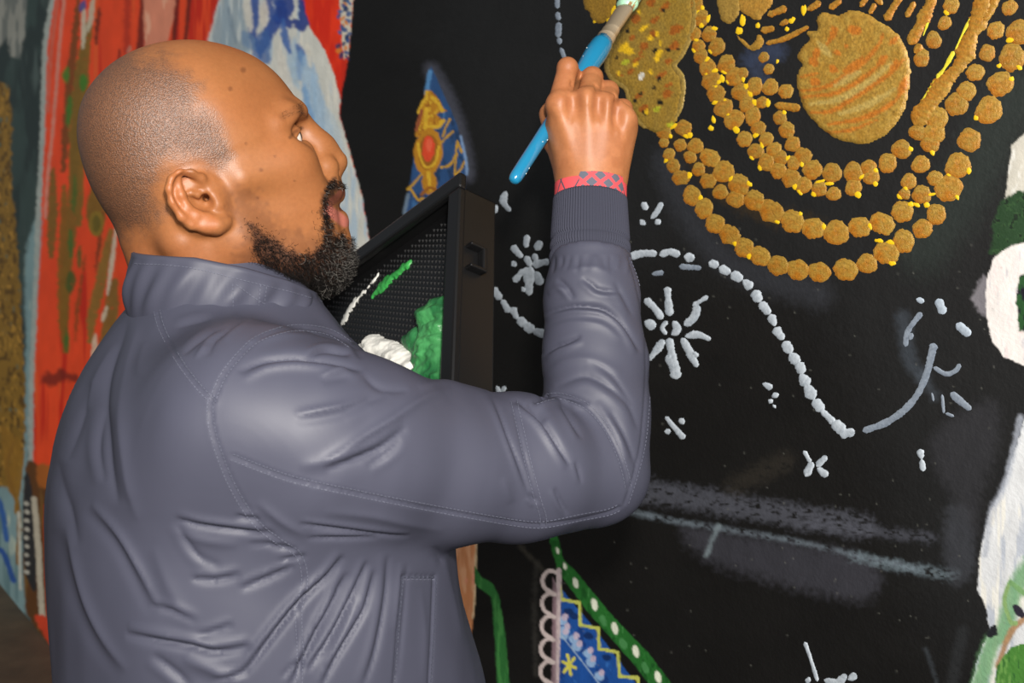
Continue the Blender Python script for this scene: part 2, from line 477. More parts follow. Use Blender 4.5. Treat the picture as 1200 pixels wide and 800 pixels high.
# white and blue robe
poly([(262, -40), (257, 0), (246, 40), (236, 90), (240, 330), (230, 1000), (484, 1000), (470, 520), (446, 380), (436, 300), (424, 230), (407, 168), (397, 132), (399, 118), (392, 88), (380, 58), (362, 30), (352, 0), (350, -40)], (216, 216, 206), 1.2, 1.0, seed=90, curve=False,
     streak=[((186, 204, 216), 9, 60, 0.56), ((232, 228, 214), 7, 50, 0.62)])
poly([(262, -30), (258, 0), (244, 50), (250, 60), (292, 60), (288, 20), (280, -30)], (150, 168, 178), 2, 4, 0.85, seed=91, streak=((196, 206, 206), 5, 40, 0.55))
for pts, wd, c, al in [([(298, -20), (299, 20), (296, 40), (306, 66)], 7, (54, 88, 160), .95), ([(320, -10), (330, 14), (316, 36), (306, 60)], 10, (48, 82, 158), .95), ([(338, -10), (332, 16), (326, 24)], 14, (42, 70, 146), .95),
                       ([(316, 0), (314, 10), (324, 22)], 9, (46, 80, 156), .9), ([(352, 2), (357, 14), (354, 30), (346, 26)], 10, (38, 62, 140), .95), ([(337, 24), (340, 30)], 9, (40, 66, 144), .95),
                       ([(332, 24), (334, 46), (340, 62)], 6, (66, 106, 176), .9), ([(348, 54), (354, 66), (356, 74)], 7, (70, 112, 180), .9), ([(352, 62), (350, 92)], 8, (120, 160, 204), .8),
                       ([(310, 40), (306, 58), (312, 70)], 15, (70, 108, 170), .8), ([(286, 40), (296, 56)], 10, (110, 142, 180), .7), ([(360, 70), (366, 110), (378, 150), (392, 190)], 16, (164, 196, 222), .8),
                       ([(356, 100), (362, 130), (372, 160)], 6, (128, 170, 212), .8), ([(346, 60), (344, 84), (350, 104)], 5, (176, 200, 216), .8), ([(384, 130), (394, 170), (404, 220)], 12, (196, 212, 220), .7),
                       ([(360, 52), (364, 78)], 5, (226, 222, 208), .9), ([(328, 60), (334, 90), (346, 116)], 9, (226, 222, 210), .9), ([(268, 10), (276, 50)], 4, (128, 146, 160), .7), ([(310, 4), (309, 30)], 7, (222, 214, 200), .9), ([(288, 0), (294, 36)], 6, (220, 216, 204), .9)]:
    line(pts, wd * 1.5, c, 2.0, 2.2, al, 0.10, seed=int(pts[0][0] + pts[0][1] * 2 + wd), taper=True)
poly([(353, -40), (402, -40), (399, 0), (402, 40), (402, 62), (399, 108), (392, 84), (381, 58), (366, 36), (358, 14)], (238, 58, 24), 1, 1, seed=93, curve=False, streak=((222, 44, 20), 12, 60, 0.6))
poly([(396, -40), (420, -40), (414, 0), (408, 66), (403, 70), (399, 30)], (216, 206, 186), 1.5, 1, seed=94, curve=False)
for k in range(26):
    dab(398 + rng.random() * 12 - k * 0.1, k * 2.7, 1.6 + rng.random() * 2, 2.4 + rng.random() * 2, [(58, 104, 160), (46, 84, 140), (224, 132, 50), (40, 60, 100)][int(rng.integers(4))], rng.random() * 3, 0.9, seed=100 + k)

# --- blue flame with gold ornament
line([(505, 82), (522, 110), (534, 140), (545, 180), (548, 205)], 16, (92, 94, 108), 2, 7, 0.5, seed=130)
poly([(505, 78), (512, 92), (524, 120), (534, 142), (543, 172), (548, 196), (545, 214), (544, 260), (470, 290), (474, 248), (481, 210), (486, 178), (492, 150), (498, 120)], (44, 78, 124), 0.8, 1.0, seed=131, curve=False,
     streak=[((34, 58, 92), 10, 16, 0.52), ((70, 118, 170), 8, 30, 0.68)])
line([(504, 84), (501, 102), (500, 112)], 5, (86, 140, 190), 1, 1.4, 0.9, seed=132)
line([(540, 160), (546, 188), (547, 204)], 3, (130, 160, 200), 0.6, 1.2, 0.9, seed=133)
line([(478, 228), (474, 250)], 4, (120, 140, 160), 1, 1.5, 0.8, seed=134)
G1, G2, G3 = (186, 128, 34), (216, 172, 48), (150, 92, 30)
poly([(500, 106), (512, 112), (519, 126), (523, 130), (512, 134), (519, 142), (514, 150), (500, 152), (494, 158), (487, 160), (488, 146), (492, 134), (490, 132), (496, 116)], G1, 1.5, 0.8, seed=135, streak=[(G3, 4, 5, 0.56), (G2, 3, 4, 0.58)])
line([(500, 108), (500, 116)], 4, G2, seed=136); line([(506, 114), (514, 122), (518, 130)], 4, G2, seed=137); line([(500, 128), (498, 150)], 5, G2, seed=138); line([(504, 148), (514, 148), (520, 141)], 4, G2, seed=139)
line([(496, 118), (490, 132)], 3, G2, seed=140); line([(494, 130), (488, 152)], 4, (150, 80, 50), seed=141)
dab(502, 178, 17, 28, G1, 0.08, seed=142); dab(502, 178, 12, 21, G3, 0.08, 0.9, seed=143); line([(490, 168), (493, 186), (500, 196), (510, 190), (514, 172)], 3, G2, seed=144)
dab(502, 174, 7.5, 15, (224, 76, 44), 0.05, seed=145); dab(503, 170, 3.5, 8, (236, 104, 72), 0.05, 0.8, seed=146)
dab(503, 214, 9, 14, G1, 0, seed=147); line([(502, 202), (504, 222)], 4, G2, seed=148); line([(494, 228), (504, 220), (512, 224)], 4, G3, seed=149)
for pts in [[(494, 204), (484, 216), (478, 222)], [(482, 222), (490, 234), (496, 232)], [(516, 168), (524, 160), (531, 154)], [(519, 160), (522, 150), (527, 140)], [(517, 196), (526, 194), (533, 184), (536, 166)], [(535, 180), (533, 204), (540, 198), (544, 190)], [(536, 166), (541, 178)]]:
    line(pts, 2.6, (196, 150, 46), 0.8, 0.7, seed=int(sum(pts[0])))

# --- soft grey smears on the black
line([(738, 572), (800, 582), (860, 592), (930, 604), (1010, 616)], 26, (88, 90, 100), 7, 8, 0.6, 0.42, seed=150)
line([(740, 600), (800, 612), (860, 622), (930, 634), (1000, 650), (1080, 668)], 6, (120, 132, 142), 2, 3.5, 0.6, 0.42, seed=151)
poly([(800, 618), (880, 628), (1000, 650), (1030, 672), (1020, 700), (980, 700), (900, 680), (830, 656)], (64, 64, 72), 8, 12, 0.62, seed=152)
line([(1000, 652), (1060, 664), (1118, 674)], 12, (110, 124, 132), 4, 5, 0.6, 0.46, seed=153)
line([(940, 612), (1020, 622), (1090, 630)], 12, (84, 86, 96), 4, 6, 0.5, 0.46, seed=154)
line([(842, 616), (834, 634), (828, 650)], 5, (132, 146, 152), 2, 3, 0.6, 0.25, seed=155)
poly([(1108, 600), (1136, 598), (1140, 670), (1112, 680)], (62, 64, 70), 6, 8, 0.6, seed=156)
poly([(1090, 520), (1160, 470), (1170, 520), (1150, 580), (1140, 620)], (50, 50, 54), 6, 12, 0.6, seed=157)
line([(780, 190), (800, 240), (836, 290), (880, 320), (960, 345)], 30, (52, 54, 60), 6, 14, 0.55, seed=158)
line([(700, 268), (720, 300)], 30, (48, 50, 54), 6, 14, 0.3, seed=159)
line([(1085, 760), (1098, 800)], 4, (66, 72, 78), 2, 3, 0.5, 0.3, seed=160); line([(1128, 740), (1116, 800)], 14, (44, 46, 48), 2, 5, 0.6, 0.3, seed=161)
line([(1058, 372), (1066, 420), (1080, 440)], 16, (74, 82, 92), 3, 7, 0.4, seed=162)
line([(1080, 440), (1096, 464)], 10, (80, 88, 98), 3, 6, 0.3, seed=163)
line([(880, 70), (910, 60)], 20, (60, 72, 100), 5, 8, 0.5, seed=164); line([(886, 84), (896, 96)], 16, (58, 68, 92), 5, 8, 0.5, seed=165)
line([(610, 640), (636, 668)], 5, (70, 66, 58), 2, 3, 0.5, 0.3, seed=166)
line([(920, 540), (860, 570)], 22, (46, 42, 36), 6, 10, 0.6, 0.35, seed=167)
poly([(780, 150), (840, 190), (900, 240), (960, 256), (900, 262), (830, 220)], (70, 52, 20), 8, 10, 0.35, 0.3, seed=168)
line([(1190, 110), (1160, 170), (1120, 240), (1080, 290)], 60, (42, 50, 46), 10, 24, 0.6, seed=169)

# --- lower panel: peach strip, green straps, lace, blue cloth
poly([(520, 600), (556, 600), (558, 640), (555, 720), (545, 800), (520, 800)], (208, 138, 92), 1, 1, seed=170, curve=False, streak=[((226, 166, 124), 5, 40, 0.55), ((230, 150, 120), 5, 20, 0.65)])
line([(558, 634), (556, 700), (554, 724)], 2, (230, 200, 160), seed=171)
poly([(556, 662), (564, 676), (578, 684), (585, 700), (592, 740), (598, 820), (584, 820), (580, 750), (576, 700), (566, 692), (556, 684)], (44, 106, 50), 0.8, 0.9, seed=172, curve=False, streak=((66, 132, 66), 4, 30, 0.55))
poly([(654, 672), (658, 690), (700, 740), (760, 820), (654, 820)], (30, 82, 160), 0.8, 0.8, seed=173, curve=False, streak=[((22, 62, 132), 10, 20, 0.56), ((50, 108, 186), 9, 14, 0.68)])
poly([(642, 622), (652, 622), (660, 655), (674, 668), (712, 715), (760, 765), (795, 812), (775, 820), (740, 775), (690, 718), (655, 672), (648, 650)], (38, 106, 42), 0.8, 0.8, seed=174, curve=False, streak=[((26, 84, 32), 6, 12, 0.58), ((64, 130, 66), 5, 12, 0.7)])
zg = [(656, 686), (658, 702), (679, 706), (680, 732), (701, 736), (702, 760), (724, 764), (726, 792), (747, 794), (750, 815)]
for k in range(9): line(zg[k:k + 2], 3.8, (198, 202, 96), 0.7, 0.7, seed=175 + k)
for x, y in [(653.5, 645), (662, 663), (674.5, 683), (696.5, 708), (720.5, 736), (745, 763), (771, 793)]:
    k = min(1, max(0.55, (y - 630) / 60)); dab(x, y, 3.6 * k, 7.5 * k, (232, 236, 214), -0.25, seed=int(x), edge=0.6)
for x, y in [(707, 727), (730, 754), (756, 782)]:
    dab(x, y, 4, 7, (78, 144, 84), -0.4, 0.8, seed=int(x))
for x, y in [(666, 716), (673, 722), (690, 745), (711, 770)]:
    dab(x, y, 6, 4, (14, 38, 84), 0.2, 0.85, seed=int(x))
for x, y in [(659, 727), (662, 738), (672, 749), (676, 758), (689, 766), (692, 776), (702, 792), (660, 744)]:
    dab(x, y, 6, 5, (150, 184, 222), 0.6, 0.95, seed=int(y)); dab(x + 3, y - 4, 3.6, 4, (206, 188, 206), 0.2, 0.9, seed=int(y) + 1)
line([(656, 742), (680, 772), (706, 806)], 1.6, (170, 196, 220), 0.5, 0.7, 0.8, seed=176)
for a in range(6):
    line([(667, 779), (667 + 8 * math.cos(a * 1.05 + .3), 779 + 12 * math.sin(a * 1.05 + .3))], 3.4, (222, 214, 88), 0.6, 0.7, seed=177 + a)
line([(655, 668), (654, 720), (653, 770), (652, 820)], 6, (204, 186, 186), 0.8, 0.8, seed=184)
poly([(648, 676), (653, 690), (652, 815), (646, 815)], (150, 124, 132), 1, 1, 0.8, seed=185, curve=False)
for k in range(6):
    y0 = 668 + 26.5 * k; x0 = 653 - 0.6 * k
    line([(x0 - 2, y0 + 2), (x0 - 10, y0 + 1), (x0 - 17, y0 + 9), (x0 - 15, y0 + 20), (x0 - 5, y0 + 27)], 4.6, (208, 192, 188), 0.7, 0.7, seed=190 + k)
line([(630, 660), (626, 700), (628, 790)], 6, (60, 58, 54), 2, 3, 0.5, 0.35, seed=197)

# --- right edge: white shapes, greenery
poly([(1186, 170), (1240, 120), (1240, 230), (1178, 232)], (196, 192, 180), 2, 1.2, seed=200, curve=False, streak=((214, 212, 204), 6, 14, 0.55))
poly([(1164, 262), (1172, 238), (1192, 224), (1240, 220), (1240, 300), (1176, 300), (1160, 298)], (36, 62, 36), 4, 2, seed=201, curve=False, streak=[((58, 92, 52), 5, 6, 0.55), ((22, 36, 24), 5, 6, 0.6)])
poly([(1138, 350), (1152, 322), (1160, 330), (1158, 372), (1148, 366)], (130, 126, 132), 3, 3, 0.8, seed=202, curve=False)
poly([(1156, 328), (1166, 300), (1186, 288), (1240, 270), (1240, 440), (1200, 428), (1176, 418), (1162, 398), (1156, 370)], (228, 222, 218), 1.8, 1.0, seed=203, curve=False, streak=[((238, 216, 214), 5, 26, 0.62), ((206, 202, 204), 5, 20, 0.68)])
poly([(1190, 345), (1196, 322), (1240, 318), (1240, 395), (1194, 388)], (38, 78, 40), 2, 1.2, seed=204, curve=False, streak=((24, 24, 34), 5, 7, 0.5))
poly([(1204, 480), (1192, 520), (1176, 570), (1160, 600), (1148, 650), (1146, 690), (1156, 715), (1160, 740), (1146, 770), (1134, 820), (1290, 820), (1290, 440)], (214, 216, 218), 2.2, 0.9, seed=205, curve=False,
     streak=[((184, 190, 200), 7, 40, 0.55), ((230, 228, 220), 6, 50, 0.58)])
line([(1196, 490), (1180, 560), (1162, 600), (1154, 650)], 7, (170, 176, 188), 2, 3, 0.7, 0.2, seed=206)
line([(1214, 650), (1190, 690), (1176, 740), (1160, 760), (1142, 830)], 20, (110, 160, 112), 3, 5, 0.9, seed=207)
line([(1206, 720), (1184, 742), (1170, 780)], 7, (166, 128, 92), 1.5, 2, 0.95, seed=208)
line([(1182, 684), (1177, 704), (1184, 728), (1190, 730)], 5, (132, 164, 104), 1, 1, seed=209); line([(1184, 682), (1194, 690), (1210, 704)], 6, (118, 160, 104), 1, 1, seed=210)
dab(1194, 716, 5, 10, (44, 40, 52), -0.7, seed=211)
poly([(1163, 820), (1168, 780), (1184, 758), (1240, 744), (1240, 830)], (74, 128, 54), 1.5, 1, seed=212, curve=False, streak=[((104, 152, 74), 3.5, 14, 0.55), ((52, 100, 46), 3, 12, 0.62)])
poly([(1158, 738), (1166, 732), (1168, 744), (1158, 746)], (30, 32, 36), 2, 1, seed=213)
for k in range(130):       # stray specks of paint
    x = 640 + rng.random() * 540; y = 250 + rng.random() * 540
    dab(x, y, 0.9, 0.9, (120, 120, 112), 0, 0.4, 0.2, seed=300 + k)

# --- mesh of the wall front: upright columns; below eye level the rows are cut off at the floor
u_ = (xs - CX) / FPX; dep = WD / (WN[0] * u_ + WN[1])
Zs = CAM[2] - (ys[:, None] - HY) / FPX * dep[None, :]
top_row = np.full((1, len(xs)), 3.2)
Zs = np.vstack([top_row, Zs]); CC = np.concatenate([PC[:1], PC], 0); HH = np.vstack([PH[:1], PH])
Zs = np.vstack([Zs, np.zeros((1, len(xs)))]); CC = np.concatenate([CC, PC[-1:]], 0); HH = np.vstack([HH, PH[-1:]])
Zs = np.clip(Zs, 0, 3.2)
XX = (u_ * dep)[None, :].repeat(len(Zs), 0); YY = dep[None, :].repeat(len(Zs), 0)
for s_add in (0.6, 2.4):   # the wall runs on to the right past the photographer
    XX = np.hstack([XX, XX[:, -1:] + WS[0] * s_add]); YY = np.hstack([YY, YY[:, -1:] + WS[1] * s_add]); Zs = np.hstack([Zs, Zs[:, -1:]])
    CC = np.concatenate([CC, np.full_like(CC[:, -1:], 0.012)], 1); HH = np.hstack([HH, HH[:, -1:] * 0])
V = np.stack([XX, YY, Zs], -1) - WN * HH[..., None]
R, Cn = Zs.shape
idx = np.arange(R * Cn).reshape(R, Cn)
Q = np.stack([idx[:-1, :-1], idx[1:, :-1], idx[1:, 1:], idx[:-1, 1:]], -1).reshape(-1, 4)
zz = Zs.ravel(); Q = Q[(np.abs(zz[Q[:, 0]] - zz[Q[:, 1]]) + np.abs(zz[Q[:, 3]] - zz[Q[:, 2]])) > 1e-6]
Vf = V.reshape(-1, 3); Cf = CC.reshape(-1, 3)
# body of the wall behind the painted face
pL = np.array([XX[0, 0], YY[0, 0], 0]); pR = np.array([XX[0, -1], YY[0, -1], 0])
bx = np.array([p + WN * t + np.array([0, 0, z]) for t in (0.0005, 0.22) for p in (pL, pR) for z in (0, 3.2)])
bq = np.array([[4, 5, 7, 6], [0, 1, 5, 4], [2, 6, 7, 3], [1, 3, 7, 5]]) + len(Vf)
M_wall = material('wall_paint', rough=0.62, spec=0.3, attr=True, bumps=[(260, 0.35, 0.0012), (75, 0.3, 0.002)])
wall = mesh_obj('wall_front', np.vstack([Vf, bx]), np.vstack([Q, bq]), M_wall, color=np.vstack([Cf, np.full((8, 3), 0.2)]), shade=False)
wall['kind'] = 'structure'; wall['label'] = 'wall covered with a mural on black ground'

M_floor = material('floor_concrete', (74, 62, 46), 0.8, bumps=[(60, 0.3, 0.004)], mottle=(9, 0.35))
fl = mesh_obj('floor', np.array([(-9, -4, 0), (5, -4, 0), (5, 9, 0), (-9, 9, 0)]), [[0, 1, 2, 3]], M_floor, shade=False)
fl['kind'] = 'structure'; fl['label'] = 'dark brown earthy floor at the foot of the wall'
# ------------------------------------------------------------------ thick paint standing proud of the wall
M_gold = material('gold_paint', rough=0.42, spec=0.6, metal=0.15, attr=True, bumps=[(420, 0.5, 0.0012), (1500, 0.35, 0.0006)], mottle=(330, 0.34))
M_bead = material('gold_bead_paint', rough=0.40, spec=0.6, metal=0.15, attr=True, bumps=[(5, 0.55, 0.0012), (16, 0.5, 0.0006)], mottle=(4.5, 0.30))
M_thick = material('thick_paint', rough=0.5, spec=0.4, attr=True, bumps=[(300, 0.4, 0.001)], mottle=(180, 0.14))

def gold_color(r, ang, seed, n):
    """colour of a daub of gold paint: olive gold, orange ochre towards its lower edge"""
    g = np.random.default_rng(seed)
    c1, c2, c3 = lin((174, 137, 56)), lin((186, 114, 26)), lin((148, 110, 38))
    bl = value_noise(2.2 * r * np.cos(ang) + seed, 2.2 * r * np.sin(ang) + 7, seed) - 0.5
    low = np.clip(0.40 - 0.62 * r * np.sin(ang + 0.5) + 1.0 * bl + g.normal(0, 0.12, n), 0, 1)[:, None]
    q = g.random(n)[:, None] ** 2
    return ((c1 * (1 - low) + c2 * low) * (1 - 0.4 * q) + c3 * 0.4 * q) * (1 + 0.16 * (g.random() - .5))

def bead_mesh(seed):
    g = np.random.default_rng(seed); nr, na = 6, 30
    V = [(0, 0, 1.0)]; rr = [0]; aa = [0]
    ph = g.random(5) * 6.28; am = g.random(5) * np.array([0.06, 0.05, 0.04, 0.03, 0.03])
    for i in range(1, nr + 1):
        r = i / nr
        for k in range(na):
            a = 2 * math.pi * k / na
            R = r * (1 + sum(am[j] * math.cos((j + 2) * a + ph[j]) for j in range(5)) + (g.normal(0, 0.05) if i == nr else 0))
            h = (1 - r ** 4) * (0.85 + 0.3 * g.random()) if i < nr else -0.35
            V.append((R * math.cos(a), R * math.sin(a), h)); rr.append(r); aa.append(a)
    F = [[0, 1 + k, 1 + (k + 1) % na] for k in range(na)]
    for i in range(nr - 1):
        o = 1 + i * na
        F += [[o + k, o + na + k, o + na + (k + 1) % na, o + (k + 1) % na] for k in range(na)]
    o = mesh_obj('painted_bead', np.array(V), F, M_bead, wall, color=gold_color(np.array(rr), np.array(aa), seed, len(V)))
    return o

def wall_matrix(x, y, sx, sy, rot, thick):
    o = WP(x, y); d = o[1]; d = float(np.linalg.norm(o - CAM) * 0 + d)
    # size on the wall: sx along the wall, sy upwards (both metres)
    c, s = math.cos(rot), math.sin(rot)
    ex = WS * c + np.array([0, 0, 1]) * s; ey = -WS * s + np.array([0, 0, 1]) * c
    M = Matrix(((ex[0] * sx, ey[0] * sy, -WN[0] * thick, o[0]), (ex[1] * sx, ey[1] * sy, -WN[1] * thick, o[1]), (ex[2] * sx, ey[2] * sy, -WN[2] * thick, o[2]), (0, 0, 0, 1)))
    return M

protos = None
def px_size(x, y):
    """metres on the wall for one pixel across and one pixel up at this place"""
    a, b = WP(x - 0.5, y), WP(x + 0.5, y); c = WP(x, y + 1)
    return np.linalg.norm(b - a), abs(c[2] - a[2])

bead_protos = [bead_mesh(500 + k) for k in range(12)]
bead_first = [True] * 12
def bead(x, y, r, ry=None, rot=None, z=1.0):
    k = int(rng.integers(12))
    if bead_first[k]: o = bead_protos[k]; bead_first[k] = False
    else:
        o = bead_protos[k].copy(); col.objects.link(o)
    mx, my = px_size(x, y); ry = ry or r
    o.parent = wall
    o.matrix_world = wall_matrix(x, y, r * mx * 1.10, ry * my * 1.10, rng.normal(0, 0.15) if rot is None else rot, 0.0010 * z)
    return o

chain_outer = [(778, 155, 9), (778, 167, 6), (784, 181, 7), (789, 194, 8), (798, 208, 10), (810.6, 229, 11), (825, 244, 11), (838, 262, 12), (855, 275, 12), (872, 290, 12), (890.5, 300, 12), (912, 311, 12.5), (935, 316, 12.5), (960, 318.7, 12.5), (991, 316, 14), (1016, 308.7, 12.5), (1039, 296, 14.5), (1059, 282.5, 13), (1081, 268, 11.5), (1097, 251, 12.5)]
chain_thin = [(797, 170, 7.5), (808.7, 184, 7.5), (818.5, 198.4, 8), (829.7, 212, 9), (844, 225, 9), (862, 233, 10.5)]
chain_mid = [(801, 150, 10), (815, 171, 9.5), (832, 185, 11), (848, 201, 12.5), (866, 216.6, 12.5), (884, 235, 12.5), (904, 247.7, 14), (928.7, 259.5, 13.5), (953, 267.5, 13), (980, 272.5, 14.5), (1007.5, 266, 12.5), (1034, 262, 13.5), (1057.5, 248, 13.5), (1080, 228, 11.5), (1065, 212.5, 9), (1060, 227, 7), (1096, 209, 10), (1111, 220, 16), (1122.5, 194, 14.5), (1136, 164, 13.5), (1158.7, 129, 16), (1172, 98.4, 15), (1186, 67, 15), (1193, 38, 14)]
chain_a = [(814, 40, 7), (818.7, 54, 7.5), (821.5, 66, 8.5), (829, 79, 9.5), (833, 94, 10), (839, 109, 10), (848, 126, 11), (860, 140, 12), (872.5, 163, 9.5), (885.6, 177, 9.5), (898, 190, 9.5), (912, 199.4, 10), (927, 208.7, 10.5), (942, 217, 9.5), (960, 221, 9), (977, 227, 9), (1000, 219, 10), (1021, 207, 9.5), (1040, 191, 11), (1056, 175, 11.5)]
chain_b = [(815, 6, 9), (821.5, 21, 8.5), (831, 40, 9), (840, 54.5, 9.5), (851, 75, 10), (861, 90, 10.5), (870, 86, 6.5), (867.5, 108, 10), (875, 122, 9.5), (882, 136, 10), (888.5, 150, 8.5), (898, 163, 8.5), (907, 175, 8.5), (915, 185, 8.5), (930, 191, 8.5), (941, 182.5, 10), (952, 199, 11.5), (975, 202.5, 11), (1000, 202, 11.5), (1018, 196, 9)]
chain_c = [(895, 67, 6), (901, 81, 6.5), (884.4, 101, 9.5), (902.7, 102, 9.5), (921, 107, 8.5), (893, 120, 7), (914, 138, 8), (922, 152.5, 9.5), (928.7, 168.5, 9.5)]
chain_r = [(1183, 9, 9), (1167, 35.6, 9.5), (1157, 62, 9.5), (1143, 85, 10.5), (1132.5, 107, 11.5), (1121, 122, 12.5), (1098, 139, 13), (1094, 156, 13), (1090, 168, 11.5), (1079, 192.5, 10.5), (1075, 155, 10), (1114.7, 6.5, 9.5), (1107, 27, 8), (1094, 47, 9), (1080, 68, 9)]
all_chains = [chain_outer, chain_thin, chain_mid, chain_a, chain_b, chain_c, chain_r]

# bright yellow touches under the beads
M_yellow = material('yellow_paint', (240, 196, 20), 0.45, bumps=[(5, 0.4, 0.001)], mottle=(4, 0.2))
def blob_mesh(name, mat, seed):
    g = np.random.default_rng(seed); na = 12
    t = np.arange(na) / na * 2 * math.pi
    r = 1 + 0.4 * (g.random(na) - 0.5) + 0.15 * np.cos(2 * t)
    V = np.vstack([[0, 0, 1], np.stack([0.6 * r * np.cos(t), 0.6 * r * np.sin(t), 0.8 + 0 * t], 1), np.stack([r * np.cos(t), r * np.sin(t), -0.3 + 0 * t], 1)])
    F = [[0, 1 + k, 1 + (k + 1) % na] for k in range(na)] + [[1 + k, 1 + na + k, 1 + na + (k + 1) % na, 1 + (k + 1) % na] for k in range(na)]
    return mesh_obj(name, V, F, mat, wall)
yp = [blob_mesh('yellow_dab', M_yellow, 40 + k) for k in range(4)]; yf = [True] * 4
def yellow(x, y, rx, ry, rot=0.0, thick=0.0009):
    k = int(rng.integers(4))
    if yf[k]: o = yp[k]; yf[k] = False
    else: o = yp[k].copy(); col.objects.link(o)
    mx, my = px_size(x, y); o.parent = wall
    o.matrix_world = wall_matrix(x, y, rx * mx, ry * my, rot, thick)

for ch, prob in ((chain_outer, .35), (chain_mid, .62), (chain_a, .75), (chain_b, .72), (chain_c, .25), (chain_r, .2), (chain_thin, .25)):
    for (x, y, r) in ch:
        bead(x, y, r * (1 + rng.normal(0, .03)), r * (1 + rng.normal(0, .05)))
        if rng.random() < prob:
            a = rng.uniform(-2.6, 0.9)
            yellow(x + r * .95 * math.cos(a), y - r * .95 * math.sin(a), 2.2 + rng.random() * 2.2, 3 + rng.random() * 3.2, rng.uniform(-.8, .8))
for x, y, rx, ry in [(776, 158, 4, 3), (790, 148, 6, 4), (808, 158, 4, 6), (833, 150, 4, 5), (836, 140, 3, 7), (1030, 282, 6, 4), (1044, 284, 7, 5), (1086, 240, 4, 6), (1112, 205, 4, 3), (1090, 228, 9, 3), (960, 213, 8, 3), (972, 215, 6, 4), (1074, 240, 5, 4), (1185, 46, 8, 6), (1171, 77, 4, 4), (1144, 138, 4, 5), (1135, 170, 4, 4), (822, 28, 4, 8), (818, 14, 4, 7), (846, 92, 4, 7), (838, 102, 6, 4), (849, 118, 5, 4), (838, 120, 5, 4), (828, 86, 4, 5), (870, 24, 4, 10), (866, 36, 5, 7), (942, 12, 4, 9), (928, 24, 5, 5), (922, 34, 3, 4), (888, 30, 3, 5), (926, 44, 4, 2), (911, 72, 2, 4), (718, 12, 4, 10), (713, 24, 3, 5), (698, 24, 4, 4)]:
    yellow(x, y, rx * .8, ry * .8, rng.uniform(-.4, .4))

def relief_patch(name, pts, height, color_fn, mat=M_gold, step=2.2, rough=0.25, seed=0, edge=1.2, label=None):
    """area of thick paint with an outline in wall coordinates; its surface is uneven and it has a rim"""
    p = spline(pts, 6, True)
    x0, y0 = p.min(0) - 3; x1, y1 = p.max(0) + 3
    gx = np.arange(x0, x1 + step, step); gy = np.arange(y0, y1 + step, step)
    X, Y = np.meshgrid(gx, gy)
    d = sdist(X, Y, p) + (fbm(X / 6, Y / 6, seed) - 0.5) * 2 * edge
    h = np.where(d < 0, height * (1 - np.exp(d / 2.5)) * (1 - rough + 2 * rough * fbm(X / 4, Y / 4, seed + 1)), -0.0008)
    V = WP(X, Y, h).reshape(-1, 3)
    i = np.arange(X.size).reshape(X.shape)
    Q = np.stack([i[:-1, :-1], i[1:, :-1], i[1:, 1:], i[:-1, 1:]], -1).reshape(-1, 4)
    Q = Q[(d.ravel()[Q] < 0).any(1)]
    used, inv = np.unique(Q, return_inverse=True)
    C = color_fn(X, Y).reshape(-1, 3)[used]
    return mesh_obj(name, V[used], inv.reshape(Q.shape), mat, wall, color=C, label=label)

class Canvas:
    """colour layers for one relief patch"""
    def __init__(self, X, Y, base, seed):
        self.X, self.Y = X, Y; self.seed = seed
        n = fbm(X / 7, Y / 7, seed)[..., None]
        self.C = lin(base[0]) * (1 - n) + lin(base[1]) * n
    def mix(self, a, c):
        self.C = self.C * (1 - a[..., None]) + lin(c) * a[..., None]
    def line(self, pts, w, c, seed=0, al=1):
        p = spline(pts, 5) if len(pts) > 2 else np.asarray(pts, float)
        d, _, t = seg_dist(self.X, self.Y, p)
        d = d - w / 2 * (0.4 + 0.6 * np.sin(np.pi * np.clip(t, .03, .97))) + (fbm(self.X / 4, self.Y / 4, self.seed + seed) - .5) * 2.4
        self.mix((1 - smooth(-1, 1, d)) * al, c)
    def dab(self, x, y, rx, ry, c, rot=0, seed=0, al=1):
        q, s = math.cos(rot), math.sin(rot); dx, dy = self.X - x, self.Y - y
        d = np.sqrt(((dx * q + dy * s) / rx) ** 2 + ((-dx * s + dy * q) / ry) ** 2) + (fbm(self.X / 4, self.Y / 4, self.seed + seed) - .5) * .8
        self.mix((1 - smooth(.8, 1.1, d)) * al, c)

# big medallion
def med_color(X, Y):
    c = Canvas(X, Y, ((162, 118, 38), (172, 140, 62)), 600)
    ob = (186, 112, 34)
    for k, (pts, w) in enumerate([([(940, 106), (962, 104), (985, 94), (1012, 74), (1030, 54), (1036, 40)], 6), ([(990, 84), (1004, 76), (1012, 68)], 9), ([(942, 114), (984, 108), (1020, 86), (1040, 66)], 5.5), ([(950, 132), (976, 130), (1006, 112), (1045, 86), (1060, 70)], 6), ([(972, 146), (1010, 139), (1046, 122), (1062, 100)], 6), ([(1030, 76), (1040, 66)], 9), ([(1046, 84), (1052, 70)], 8), ([(1055, 112), (1064, 90)], 9), ([(966, 156), (1000, 152), (1030, 140)], 4), ([(940, 90), (960, 86)], 4), ([(1044, 52), (1052, 44)], 7), ([(970, 52), (980, 40)], 5)]):
        c.line(pts, w, ob, k)
    for k, (x, y, rx, ry) in enumerate([(978, 38, 5, 8), (1003, 36, 9, 6), (958, 62, 5, 7), (955, 73, 8, 5), (978, 81, 6, 5), (957, 96, 6, 6), (983, 62, 4, 2.5), (993, 54, 2, 3)]):
        c.dab(x, y, rx, ry, ob, 0.3, k)
    for k, pts in enumerate([[(950, 122), (985, 116), (1020, 96), (1046, 74)], [(980, 100), (1010, 84)], [(960, 50), (975, 66)], [(985, 134), (1020, 122), (1050, 104)]]):
        c.line(pts, 8, (188, 164, 92), 30 + k, .7)
    return c.C
